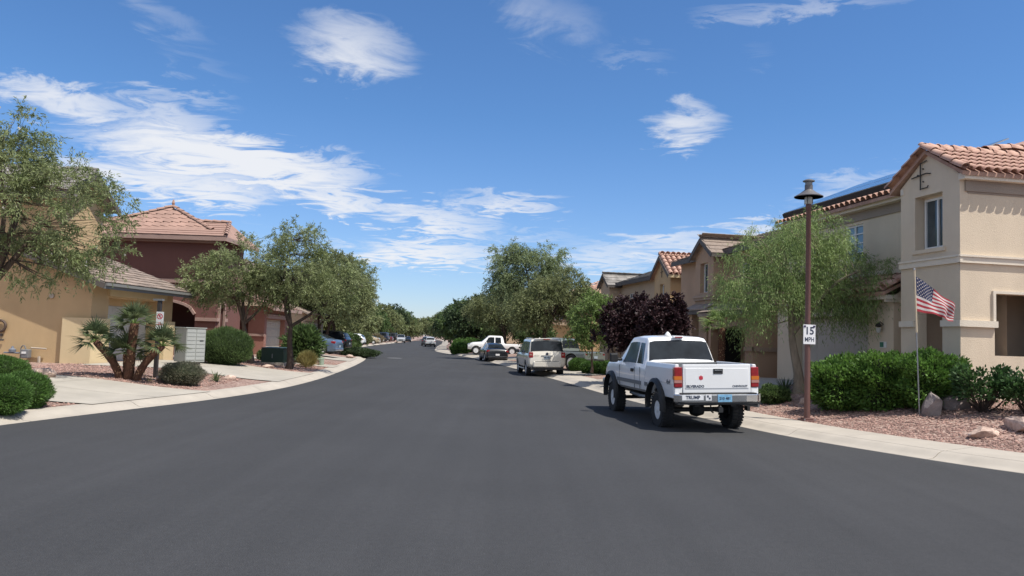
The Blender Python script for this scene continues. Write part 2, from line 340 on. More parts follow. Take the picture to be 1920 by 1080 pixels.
# ------------------------------------------------------------ street layout
LC = [(-60, -40), (-14, -20), (-10.9, 0), (-9.9, 9), (-9.35, 13.7), (-8.7, 17), (-7.95, 20.5), (-7.5, 25), (-7.6, 30), (-8.1, 36), (-9.3, 47), (-10.9, 58), (-14.0, 72), (-18.3, 88), (-20.8, 110), (-23.9, 150), (-26.6, 186), (-37, 300), (-62, 480)]
RC = [(90, 5.2), (40, 5.5), (24, 6.3), (16, 7.8), (11, 10.0), (8.35, 12.4), (6.7, 15.0), (5.75, 17.2), (4.75, 21.2), (3.6, 27), (2.3, 36), (-.3, 52), (-3.1, 68), (-8.6, 91), (-10.9, 112), (-13.6, 145), (-16.6, 186), (-27, 300), (-50, 480)]
def smooth_line(pts, step):
    P = [Vector((*p, 0)) for p in pts]; out = []
    for i in range(len(P) - 1):
        p0, p1, p2, p3 = P[max(i - 1, 0)], P[i], P[i + 1], P[min(i + 2, len(P) - 1)]
        n = max(1, int((p2 - p1).length / step))
        t1 = (p2 - p0) * .5 * ((p2 - p1).length / max((p2 - p0).length * .5, .01)) * .5 ** 0 if False else None
        d1 = (p2 - p0).normalized() * (p2 - p1).length; d2 = (p3 - p1).normalized() * (p2 - p1).length
        if i == 0: d1 = p2 - p1
        if i == len(P) - 2: d2 = p2 - p1
        for k in range(n):
            t = k / n; h1 = 2 * t**3 - 3 * t**2 + 1; h2 = t**3 - 2 * t**2 + t; h3 = -2 * t**3 + 3 * t**2; h4 = t**3 - t**2
            out.append(p1 * h1 + d1 * h2 + p2 * h3 + d2 * h4)
    out.append(P[-1]); return out
LL = smooth_line(LC, .5); RL = smooth_line(RC, .5)
LA = np.array([(p.x, p.y) for p in LL]); RA = np.array([(p.x, p.y) for p in RL])
LAc, RAc = LA[::2], RA[::2]
def xl(y): return np.interp(y, LA[:, 1], LA[:, 0])
def xr(y): return np.interp(y, RA[:, 1], RA[:, 0])
def dist(P, A):
    best = np.full(len(P), 1e9)
    a = A[:-1]; b = A[1:]; ab = b - a; L2 = (ab ** 2).sum(1)
    for i in range(0, len(P), 4000):
        p = P[i:i + 4000, None, :]
        t = np.clip(((p - a) * ab).sum(2) / L2, 0, 1); d = np.linalg.norm(p - (a + ab * t[..., None]), axis=2).min(1); best[i:i + 4000] = d
    return best
def dsigned(P):
    P = np.asarray(P, float).reshape(-1, 2); x, y = P[:, 0], P[:, 1]
    mid = (xl(y) + xr(y)) / 2; d = np.empty(len(P)); right = (x > mid)
    far = np.abs(x - mid) > 60
    for side, A, f in ((right, RAc, xr), (~right, LAc, xl)):
        idx = np.where(side)[0]
        if len(idx) == 0: continue
        near = idx[~far[idx]]; d[idx] = 60
        if len(near): d[near] = dist(P[near], A)
        inside = (P[idx, 0] < f(P[idx, 1])) if f is xr else (P[idx, 0] > f(P[idx, 1]))
        if f is xr: inside |= (P[idx, 1] < 5.2)
        d[idx[inside]] *= -1
    return d, right
def ss(t): t = np.clip(t, 0, 1); return t * t * (3 - 2 * t)
def ground_z(P):
    P = np.asarray(P, float).reshape(-1, 2); d, right = dsigned(P); y = P[:, 1]
    padr = .60 - .28 * ss((y - 26) / 14); padl = .32
    pad = np.where(right, padr, padl)
    e = np.where(right, 1.5, .5); z = .125 + pad * ss((d - e) / 4.6)
    return np.where(d < e, np.where(d < e - np.where(right, .2, .08), -.12, .12), z)
def gz(x, y): return float(ground_z([(x, y)])[0])
def g(px, py):      # photo pixel -> point on the yard ground
    d = ray(px, py); Ys = np.arange(8.0, 90, .1); t = Ys / d.y; Z = CAM_H + d.z * t
    G_ = np.maximum(ground_z(np.column_stack([d.x * t, Ys])), 0); i = int(np.argmax(Z < G_))
    return Vector((d.x * t[i], Ys[i], float(G_[i])))

def axis_pts(a, b, near_a, near_b, fine):
    xs = list(np.arange(near_a, near_b + 1e-6, fine)); s = fine; x = near_b
    while x < b: s *= 1.22; x += s; xs.append(x)
    s = fine; x = near_a; pre = []
    while x > a: s *= 1.22; x -= s; pre.append(x)
    return np.array(pre[::-1] + xs)
gx = axis_pts(-2500, 2500, -23, 16, .3); gy = axis_pts(-300, 4500, 6, 64, .3)
GX, GY = np.meshgrid(gx, gy); PP = np.stack([GX.ravel(), GY.ravel()], 1); GZ = ground_z(PP)
nx, ny = len(gx), len(gy); ii = np.arange(nx * ny).reshape(ny, nx)
Fq = np.stack([ii[:-1, :-1].ravel(), ii[:-1, 1:].ravel(), ii[1:, 1:].ravel(), ii[1:, :-1].ravel()], 1)
me = bpy.data.meshes.new('ground'); me.from_pydata(np.column_stack([PP, GZ]).tolist(), [], Fq.tolist())
me.polygons.foreach_set('use_smooth', [True] * len(me.polygons))
tag(link('ground', me, GRAV), kind='structure')

# road sheet
mb = MB(); ys = [-300, -60, -35] + list(np.arange(-20, 70, 1.0)) + list(np.arange(70, 480, 5.0))
rv = []
for y in ys:
    a = float(xl(y)) if y > -40 else -90; b = float(xr(y)) if y > 5.2 else 90
    rv.append((a, b))
n = 8
for k, y in enumerate(ys):
    a, b = rv[k]
    for j in range(n + 1): mb.v.append((a - .1 + (b - a + .2) * j / n, y, 0.0))
for k in range(len(ys) - 1):
    for j in range(n): i0 = k * (n + 1) + j; mb.f.append((i0, i0 + 1, i0 + n + 2, i0 + n + 1))
road = mb.build('road', ASPH); tag(road, kind='structure')
# pale utility patch in the road
pp = at(740, 671.5); mb = MB(); mb.lathe([(.62, .004), (.60, .007), (0.0, .007)], 24, (pp.x, pp.y, 0)); o = mb.build('manhole_cover', mat('patch_grey', (.17, .17, .165), .7, var=.2, scale=8))
tag(o, 'pale round utility cover set in the asphalt in mid street', 'manhole cover')

# kerb and sidewalk pieces along the kerb lines
def strip_piece(A, i0, i1, side, offs, skirt, gap=.018):
    v = []; f = []; m = len(offs)
    pts = []
    for i in range(i0, i1 + 1):
        p = A[i]; t = (A[min(i + 1, len(A) - 1)] - A[max(i - 1, 0)]).normalized(); nrm = Vector((t.y, -t.x, 0)) * side
        if i == i0: p = p + t * gap * .5
        if i == i1: p = p - t * gap * .5
        for o_, z in offs: v.append((p.x + nrm.x * o_, p.y + nrm.y * o_, z))
    for k in range(i1 - i0):
        for j in range(m - 1):
            a = k * m + j; f.append((a, a + 1, a + m + 1, a + m))
    # end caps down
    nb = len(v)
    for base in (0, (i1 - i0) * m):
        s0 = len(v)
        for j in range(m): x, y, z = v[base + j]; v.append((x, y, min(z, 0) - skirt))
        for j in range(m - 1): f.append((base + j, base + j + 1, s0 + j + 1, s0 + j))
    return v, f
KERB = [(-.02, -.02), (0, .006), (.16, .012), (.26, .05), (.34, .095), (.42, .12), (.52, .128), (.52, -.05)]
WALK = [(.545, -.05), (.545, .128), (1.6, .15), (1.6, -.1)]
KERBW = [(-.02, -.02), (0, .006), (.16, .012), (.26, .05), (.34, .095), (.42, .12), (.70, .134), (.70, -.05)]
for nm, A, side in (('left', LL, -1), ('right', RL, 1)):
    if nm == 'left': pass
    lo = [i for i, p in enumerate(A) if p.y > 8.5 or (nm == 'right' and p.x < 30)][0]
    hi = [i for i, p in enumerate(A) if p.y < 75][-1]
    def whole(offs, i0, i1, dz=0):
        v, f = strip_piece(A, i0, i1, side, [(a, b + dz) for a, b in offs], .05); m_ = MB(); m_.add(v, f); return m_
    base = whole([(-.01, -.01), (1.58, .10), (1.58, -.1)] if nm == 'right' else [(-.01, -.01), (.2, -.01), (.68, .09), (.68, -.1)], lo, hi, -.02).build('sidewalk' if nm == 'right' else 'kerb_bed', CONCD, smooth=False); tag(base, kind='structure')
    for nm2, offs, ln in ((('kerb_slab', KERB, 6), ('sidewalk_slab', WALK, 4)) if nm == 'right' else (('kerb_slab', KERBW, 6),)):
        i = lo
        while i < hi:
            j = min(i + ln, hi); v, f = strip_piece(A, i, j, side, offs, .05); m_ = MB(); m_.add(v, f)
            o = m_.build(nm2, CONC, base, smooth=True); i = j
        for a_, b_ in ((0, lo), (hi, len(A) - 1)):
            if b_ - a_ < 2: continue
            v, f = strip_piece(A, a_, b_, side, offs, .05); m_ = MB(); m_.add(v, f); m_.build('far_' + nm2.replace('slab', 'run'), CONC, base, smooth=True)

DRIVES = []
def drive(name, c, nu, nv):      # c: four corner points a-b (kerb side), c-d (house side), laid as slabs with joints
    a, b, cc, d = [Vector((p[0], p[1], 0)) for p in c]; DRIVES.append([(p.x, p.y) for p in (a, b, cc, d)])
    base = MB(); first = None
    for iu in range(nu):
        for iv in range(nv):
            e = .010; u0, u1 = iu / nu, (iu + 1) / nu; v0, v1 = iv / nv, (iv + 1) / nv
            L1 = (b - a).length; L2 = (d - a).length; u0 += e / L1; u1 -= e / L1; v0 += e / L2; v1 -= e / L2
            n1 = max(2, int(L1 * (u1 - u0) / .3)); n2 = max(2, int(L2 * (v1 - v0) / .3)); V = []
            for i in range(n1 + 1):
                for j in range(n2 + 1):
                    u = u0 + (u1 - u0) * i / n1; v = v0 + (v1 - v0) * j / n2
                    p = (a * (1 - u) + b * u) * (1 - v) + (d * (1 - u) + cc * u) * v; V.append((p.x, p.y))
            dd, rr_ = dsigned(V); Z = ground_z(V); Z = np.where(dd < np.where(rr_, 1.62, .72), np.where(rr_, .1535, .138), np.maximum(Z, .128) + .028)
            Fs = [(i * (n2 + 1) + j, (i + 1) * (n2 + 1) + j, (i + 1) * (n2 + 1) + j + 1, i * (n2 + 1) + j + 1) for i in range(n1) for j in range(n2)]
            m_ = MB(); m_.add([(V[q][0], V[q][1], Z[q]) for q in range(len(V))], Fs)
            if first is None: first = tag(m_.build(name, CONC2, smooth=True), kind='structure')
            else: m_.build('driveway_slab', CONC2, first, smooth=True)
def edge_pt(A, y, side, off): 
    i = int(np.argmin(np.abs(A[:, 1] - y))); return Vector((A[i, 0] + side * off, A[i, 1], 0))
def left_drive(y0, y1, xh, s=.0, nu=2, nv=3):
    drive('driveway', [edge_pt(LA, y0, -1, .48), edge_pt(LA, y1, -1, .48), (xh, y1 + s, 0), (xh, y0 + s, 0)], nu, nv)
def right_drive(y0, y1, xh, s=.0, nu=2, nv=3):
    drive('driveway', [edge_pt(RA, y0, 1, 1.5), edge_pt(RA, y1, 1, 1.5), (xh, y1 + s, 0), (xh, y0 + s, 0)], nu, nv)
left_drive(16.9, 21.6, -24, -.6, 2, 5); left_drive(26.6, 32.6, -15.2, .4, 2, 2); left_drive(38.6, 41, -13.5); left_drive(47.5, 53.5, -16, 0)
left_drive(64, 69, -24, 0); left_drive(78, 83, -30); left_drive(98, 103, -33); left_drive(148, 153, -36)
right_drive(24.4, 28.6, 10.8, 1, 2, 2); right_drive(31.5, 35.2, 9.3, 1); right_drive(38.5, 43.5, 9.2, 0); right_drive(62, 67.5, 8, 0); right_drive(76, 81, 5, 0)

# ------------------------------------------------------------ loose gravel stones
def in_drive(P):
    m = np.zeros(len(P), bool)
    for q in DRIVES:
        q = np.array(q); ins = np.ones(len(P), bool); sg = None
        for i in range(4):
            a, b = q[i], q[(i + 1) % 4]; cr = (b[0] - a[0]) * (P[:, 1] - a[1]) - (b[1] - a[1]) * (P[:, 0] - a[0])
            if sg is None: sg = np.sign(np.cross(q[1] - q[0], q[2] - q[1]))
            ins &= (cr * sg > -.05)
        m |= ins
    return m
rng = np.random.default_rng(3)
def stones(rect, n, smin, smax):
    x0, x1, y0, y1 = rect; P = np.column_stack([rng.uniform(x0, x1, n), rng.uniform(y0, y1, n)])
    d, _ = dsigned(P); P = P[(d > np.where(_, 1.64, .74)) & ~in_drive(P)]; Z = ground_z(P); n = len(P)
    s = rng.uniform(smin, smax, n) ** 1.0; base = np.array([(1, 0, 0), (0, 1, 0), (-1, 0, 0), (0, -1, 0), (0, 0, .7), (0, 0, -.6)])
    V = base[None] * s[:, None, None] * rng.uniform(.6, 1.3, (n, 6, 3)); t = rng.uniform(0, 6.28, n); c, sn = np.cos(t), np.sin(t)
    X = V[..., 0] * c[:, None] - V[..., 1] * sn[:, None]; Yy = V[..., 0] * sn[:, None] + V[..., 1] * c[:, None]
    V = np.stack([X + P[:, :1], Yy + P[:, 1:], V[..., 2] + Z[:, None] + s[:, None] * .25], 2)
    tri = np.array([(0, 1, 4), (1, 2, 4), (2, 3, 4), (3, 0, 4), (1, 0, 5), (2, 1, 5), (3, 2, 5), (0, 3, 5)])
    return V, (tri[None] + (np.arange(n) * 6)[:, None, None]).reshape(-1, 3)
Vs, Fs, off = [], [], 0
for rect, n, a, b in (((5.5, 14, 12, 20.5), 15000, .012, .042), ((-16, -9, 14.5, 28), 9500, .015, .045), ((-14, -9, 28, 44), 3500, .02, .05), ((3.5, 8, 20, 34), 3000, .02, .05)):
    v, f = stones(rect, n, a, b); Vs.append(v.reshape(-1, 3)); Fs.append(f + off); off += v.shape[0] * 6
V = np.concatenate(Vs); Ff = np.concatenate(Fs); me = bpy.data.meshes.new('gravel')
me.from_pydata(V.tolist(), [], Ff.tolist()); o = link('gravel', me, STONE)
tag(o, 'loose pinkish brown gravel spread over the front yards', 'gravel', kind='stuff')

# ------------------------------------------------------------ plants
def leaf_quads(P, D, ln, wd, rs, jit=.3):
    n = len(P); D = D / np.maximum(np.linalg.norm(D, axis=1, keepdims=True), 1e-6)
    r = rs.normal(size=(n, 3)); s = np.cross(D, r); s /= np.maximum(np.linalg.norm(s, axis=1, keepdims=True), 1e-6)
    L = ln * rs.uniform(1 - jit, 1 + jit, (n, 1)); Wd = wd * rs.uniform(1 - jit, 1 + jit, (n, 1)); nn = np.cross(s, D)
    a = P; b = P + D * L * .45 + s * Wd * .5 + nn * L * .05; c = P + D * L; d = P + D * L * .45 - s * Wd * .5 + nn * L * .05
    return np.stack([a, b, c, d], 1)
def branch(mb, p0, p1, r0, r1, rs, sag=.1, n=5, sides=6):
    p0, p1 = np.array(p0, float), np.array(p1, float); L = np.linalg.norm(p1 - p0); pts = []; rad = []
    off = rs.normal(size=3) * L * .06
    for i in range(n + 1):
        t = i / n; p = p0 * (1 - t) + p1 * t + off * math.sin(math.pi * t) + np.array((0, 0, sag * L * math.sin(math.pi * t))); pts.append(p); rad.append(r0 * (1 - t) + r1 * t)
    mb.tube(pts, rad, sides, cap=False); return pts
def tree(name, label, base, trunk_h, trunk_r, crown, nclus, lpc, ln, wd, lm, bm_=None, droop=0.0, seed=1, lean=(0, 0), group=None, tw=.55, cat='tree', forks=1, limbs=6, spread=.55, blossom=0, shell=.35, parent=None):
    rs = np.random.default_rng(seed); base = Vector(base); root = thing(name, label, cat, base, 0, group) if label else thing(name, None, cat, base, 0, group)
    cs = np.array([c[:6] for c in crown], float); vol = cs[:, 3] * cs[:, 4] * cs[:, 5]; w = vol ** .8; w /= w.sum()
    k = rs.choice(len(cs), nclus, p=w); u = rs.normal(size=(nclus, 3)); u /= np.linalg.norm(u, axis=1, keepdims=True)
    rr = rs.uniform(shell, 1, (nclus, 1)) ** .6 * rs.uniform(.85, 1.08, (nclus, 1)); A = cs[k, :3] + u * cs[k, 3:6] * rr
    ctr = (cs[:, :3] * w[:, None]).sum(0)
    mb = MB(); tops = []
    for fk in range(forks):
        a = 2 * math.pi * fk / max(forks, 1); fo = (0 if forks == 1 else .25 * trunk_h)
        top = np.array((lean[0] + math.cos(a) * fo * .8, lean[1] + math.sin(a) * fo * .6, trunk_h)); 
        pts = [np.array((math.cos(a) * trunk_r * (forks > 1), math.sin(a) * trunk_r * (forks > 1), -.1))]
        for i in range(1, 7): t = i / 6; pts.append(top * t ** 1.0 + np.array((math.sin(t * 5 + seed + fk) * .05 * trunk_h * (1 - t) * .8, math.cos(t * 4 + seed) * .03 * trunk_h * (1 - t), 0)))
        r0 = trunk_r * (1 if forks == 1 else .7)
        mb.tube(pts, [r0 * 1.45, r0 * 1.12] + [r0 * (1 - .07 * i) for i in range(1, 6)], 8, cap=False); tops.append((top, r0 * .62))
    nodes = []
    idx = rs.choice(nclus, min(limbs, nclus), replace=False)
    for q, i in enumerate(idx):
        top, r = tops[q % len(tops)]; tgt = ctr * .25 + A[i] * .75 if True else A[i]
        pts = branch(mb, top, tgt, r, r * .25, rs, .08, 6, 6); nodes += [(p, r * (1 - .75 * j / 6)) for j, p in enumerate(pts) if j > 1]
    NP = np.array([n_[0] for n_ in nodes]); NR = np.array([n_[1] for n_ in nodes])
    for a_ in A:
        j = int(np.argmin(np.linalg.norm(NP - a_, axis=1) + .15 * np.abs(NP[:, 2] - a_[2]))); branch(mb, NP[j], a_, max(NR[j] * .4, .006), .004, rs, .05 - droop * .1, 3, 3)
    mb2 = mb.mesh('trunk', 'all', fix=False); link('trunk', mb2, bm_ or BARK, root)
    # leafy twigs
    ntw = max(3, int(lpc / 14)); T = nclus * ntw; ta = np.repeat(A, ntw, 0); out = ta - ctr; out /= np.maximum(np.linalg.norm(out, axis=1, keepdims=True), 1e-5)
    td = rs.normal(size=(T, 3)) * .75 + out * spread; td[:, 2] += .15 - droop; td /= np.linalg.norm(td, axis=1, keepdims=True)
    tl = tw * rs.uniform(.5, 1.35, (T, 1)); m = int(lpc / ntw); t = rs.uniform(0.05, 1, (T, m, 1))
    P = ta[:, None] + td[:, None] * tl[:, None] * t; P[..., 2] -= (t[..., 0] ** 2) * tl * (.15 + droop * .9) ; P += rs.normal(size=P.shape) * tw * .05
    D = td[:, None] * .8 + rs.normal(size=P.shape) * .55; D[..., 2] -= droop * 1.1 + .1
    Q = leaf_quads(P.reshape(-1, 3), D.reshape(-1, 3), ln, wd, rs)
    fast_quads('crown', Q.reshape(-1, 3), lm, root, local=True)
    if blossom:
        j = rs.choice(len(Q), blossom); c = Q[j, 2]; BQ = leaf_quads(c, rs.normal(size=c.shape), ln * .8, ln * .7, rs); fast_quads('blossom', BQ.reshape(-1, 3), BLOSSOM, root, local=True, kind='stuff')
    return root
def copy_tree(o, parent=None):
    c = o.copy(); col.objects.link(c); c.parent = parent
    for ch in o.children: copy_tree(ch, c)
    return c

def shrub(name, label, base, r, n, ln, wd, lm, core=CORE, seed=1, group=None, cat='bush', jag=.12, up=.2, sq=2.0, lumps=0, out=.9, stems=0, inner=.86):
    rs = np.random.default_rng(seed); root = thing(name, label, cat, base, 0, group); rx, ry, rz = r
    u = rs.normal(size=(n, 3)); u /= np.linalg.norm(u, axis=1, keepdims=True)
    sup = (np.abs(u) ** sq).sum(1) ** (-1 / sq)
    ph = rs.uniform(0, 6, 6)
    lump = 1 + jag * (np.sin(u[:, 0] * 7 * max(rx, .5) + ph[0]) * np.sin(u[:, 1] * 6 + ph[1]) + .7 * np.sin(u[:, 2] * 8 + ph[2] + u[:, 0] * 5 * max(rx, .5)))
    rad = sup * lump * rs.uniform(.80, 1.03, n); P = u * rad[:, None] * np.array([rx, ry, rz]); P[:, 2] += rz * .92
    P = P[P[:, 2] > -.05]; D = (P - np.array([0, 0, rz * .8])) / np.array([rx, ry, rz]) ** 2; D /= np.linalg.norm(D, axis=1, keepdims=True)
    D = D * out + rs.normal(size=P.shape) * .5; D[:, 2] += up
    Q = leaf_quads(P, D, ln, wd, rs); fast_quads('foliage', Q.reshape(-1, 3), lm, root, local=True)
    # added solid core, mostly dark, blocking the view through the leaf shell
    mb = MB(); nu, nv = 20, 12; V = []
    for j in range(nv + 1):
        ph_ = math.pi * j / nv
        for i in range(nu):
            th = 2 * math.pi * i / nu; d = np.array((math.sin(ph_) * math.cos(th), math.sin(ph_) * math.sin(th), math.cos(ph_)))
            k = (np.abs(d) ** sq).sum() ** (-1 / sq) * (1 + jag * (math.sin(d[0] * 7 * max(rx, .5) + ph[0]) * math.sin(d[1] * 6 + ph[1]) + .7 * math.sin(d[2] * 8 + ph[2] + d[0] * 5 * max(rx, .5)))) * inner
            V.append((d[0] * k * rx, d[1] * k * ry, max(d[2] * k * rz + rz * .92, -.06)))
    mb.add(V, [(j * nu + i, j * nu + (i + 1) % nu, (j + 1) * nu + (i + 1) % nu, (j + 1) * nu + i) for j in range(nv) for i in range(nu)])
    link('inner_core', mb.mesh('inner', 'all', fix=False), core, root)
    return root
def blade(mb, p, d, L, w, curve, n=4, up=Vector((0, 0, 1)), thick=None):
    d = Vector(d).normalized(); s = d.cross(up); s = s.normalized() if s.length > .05 else Vector((1, 0, 0)); base = len(mb.v); p = Vector(p)
    for i in range(n + 1):
        t = i / n; q = p + d * L * t - Vector((0, 0, curve * L * t * t)); ww = w * (1 - t) ** .6 * (1 if t > 0 else .8)
        mb.v.append(tuple(q + s * ww / 2)); mb.v.append(tuple(q - s * ww / 2))
    for i in range(n): a = base + 2 * i; mb.f.append((a, a + 1, a + 3, a + 2))
def rosette(name, label, base, n, L, w, lm, seed=1, el=(20, 85), curve=.25, cat='plant', group=None):
    rs = random.Random(seed); root = thing(name, label, cat, base, 0, group)
    for i in range(min(n, 60)):
        a = i * 2.4 + rs.uniform(-.2, .2); e = R(el[0] + (el[1] - el[0]) * (i / n)); m_ = MB()
        blade(m_, (0, 0, 0), (math.cos(a) * math.cos(e), math.sin(a) * math.cos(e), math.sin(e)), L * rs.uniform(.75, 1.1), w, curve * rs.uniform(.5, 1.3))
        m_.build('leaf', lm, root, local=True, smooth='all')
    return root
def fan_frond(mbs, mbl, p, d, pet, L, nb, rs, span=R(150)):
    p, d = Vector(p), Vector(d).normalized(); e = p + d * pet - Vector((0, 0, .08 * pet)); mbs.tube([p, (p + e) / 2 + Vector((0, 0, .02)), e], [.014, .01, .008], 4)
    side = d.cross(Vector((0, 0, 1))).normalized(); up = side.cross(d)
    tilt = rs.uniform(-.5, .5); side = (side * math.cos(tilt) + up * math.sin(tilt)).normalized(); up = side.cross(d)
    for i in range(nb):
        a = -span / 2 + span * i / (nb - 1); dd = (d * math.cos(a) + side * math.sin(a) + up * (.12 * math.cos(a * 2) - .06)).normalized()
        blade(mbl, e, dd, L * (1 - .25 * abs(a) / (span / 2)) * rs.uniform(.9, 1.08), .05, .12 + .15 * rs.random(), 3, up=up)
def fan_palm(name, label, base, trunks, nf, pet, L, lm, seed=1, nb=20, cat='palm', flame=None):
    rs = random.Random(seed); root = thing(name, label, cat, base)
    for (bx, by, tx, ty, h, r) in trunks:
        p0, p1 = Vector((bx, by, -.1)), Vector((tx, ty, h)); m_ = MB(); pts = [p0.lerp(p1, t) + Vector((0, 0, -.12 * h * math.sin(math.pi * t) * 0)) for t in [i / 8 for i in range(9)]]
        for i in range(9): pts[i].x -= (tx - bx) * .18 * math.sin(math.pi * i / 8); pts[i].y -= (ty - by) * .18 * math.sin(math.pi * i / 8)
        m_.tube(pts, [r * (1.1 - .02 * i + (.12 if i % 2 else 0)) for i in range(9)], 9)
        tr = m_.build('trunk', PALMT, root, local=True, smooth='all')
        st = MB()
        for k in range(int(75 * h)):
            t = rs.random() ** .9; a = rs.random() * 6.28; c = p0.lerp(p1, t); c.x -= (tx - bx) * .18 * math.sin(math.pi * t); c.y -= (ty - by) * .18 * math.sin(math.pi * t)
            o_ = Vector((math.cos(a), math.sin(a), 0)); c = c + o_ * r * .9; blade(st, c, o_ * .6 + Vector((0, 0, .9)), .11, .05, .1, 2)
        st.build('leaf_stub', PALMS, tr, local=True, kind='stuff')
        sm, lb = MB(), MB()
        for k in range(nf):
            a = k * 2.39996; e = R(85 - 95 * (k / nf) ** .8 + rs.uniform(-6, 6)); d = (math.cos(a) * math.cos(e), math.sin(a) * math.cos(e), math.sin(e))
            s1, l1 = MB(), MB(); fan_frond(s1, l1, p1, d, pet * rs.uniform(.8, 1.15), L, nb, rs)
            fo = l1.build('frond', lm, root, local=True); sm.add(s1.v, s1.f)
        sm.build('frond_stalks', LF_BRIGHT, tr, local=True)
    return root
PALMT = mat('palm_trunk', (.10, .045, .025), .95, var=.4, scale=14, bump=1, bscale=20); PALMS = mat('palm_leaf_stub', (.34, .22, .13), .95, island=.5)
def boulder(name, label, base, r, seed, m=STONE2, group=None):
    rs = np.random.default_rng(seed); bm = bmesh.new(); bmesh.ops.create_icosphere(bm, subdivisions=3, radius=1)
    pl = [(Vector(rs.normal(size=3)).normalized(), rs.uniform(.55, .85)) for _ in range(11)]
    for v in bm.verts:
        for nrm, d in pl:
            k = v.co.dot(nrm)
            if k > d: v.co -= nrm * (k - d)
        v.co += Vector(rs.normal(size=3)) * .018
        v.co = Vector((v.co.x * r[0], v.co.y * r[1], v.co.z * r[2]))
    me = bpy.data.meshes.new(name); bm.to_mesh(me); bm.free(); o = link(name, me, m, loc=Vector(base) + Vector((0, 0, r[2] * .35))); o.rotation_euler = (0, 0, seed)
    return tag(o, label, 'rock', group)

# ------------------------------------------------------------ building parts
def wall(mb, p0, p1, z0, z1, ops=(), th=.18, top=None, tb=()):
    # outer face to the right of p0->p1; ops: (u0,u1,za,zb[,rise]); top: height as a function of u
    p0, p1 = Vector((*p0, 0)), Vector((*p1, 0)); L = (p1 - p0).length; d = (p1 - p0) / L; n = Vector((d.y, -d.x, 0)); top = top or (lambda u: z1)
    us = {0.0, L} | set(tb); NS = 12; heads = {}
    for o_ in ops:
        u0, u1, za, zb = o_[:4]; rise = o_[4] if len(o_) > 4 else 0; us |= {u0, u1}
        if rise:
            for k in range(1, NS): us.add(u0 + (u1 - u0) * k / NS)
    def head(o_, u):
        rise = o_[4] if len(o_) > 4 else 0
        if not rise: return o_[3]
        t = (u - o_[0]) / (o_[1] - o_[0]) * 2 - 1; return o_[3] - rise + rise * math.sqrt(max(0, 1 - t * t))
    P = lambda u, z, k=0: tuple(p0 + d * u - n * k + Vector((0, 0, z)))
    us = sorted(us)
    for a, b in zip(us[:-1], us[1:]):
        if b - a < 1e-5: continue
        m_ = (a + b) / 2; cov = sorted([o_ for o_ in ops if o_[0] < m_ < o_[1]], key=lambda o_: o_[2]); la = lb = z0
        for o_ in cov:
            if o_[2] - la > 1e-4 or o_[2] - lb > 1e-4: mb.add([P(a, la), P(b, lb), P(b, o_[2]), P(a, o_[2])], [(0, 1, 2, 3)])
            la, lb = head(o_, a), head(o_, b)
            mb.add([P(a, la), P(b, lb), P(b, lb, th), P(a, la, th)], [(0, 1, 2, 3)])
            if o_[2] > z0 + 1e-4: mb.add([P(a, o_[2]), P(b, o_[2]), P(b, o_[2], th), P(a, o_[2], th)], [(0, 1, 2, 3)])
        mb.add([P(a, la), P(b, lb), P(b, top(b)), P(a, top(a))], [(0, 1, 2, 3)])
    for o_ in ops:
        for u in (o_[0], o_[1]): zt = head(o_, u); mb.add([P(u, o_[2]), P(u, zt), P(u, zt, th), P(u, o_[2], th)], [(0, 1, 2, 3)])
    return P
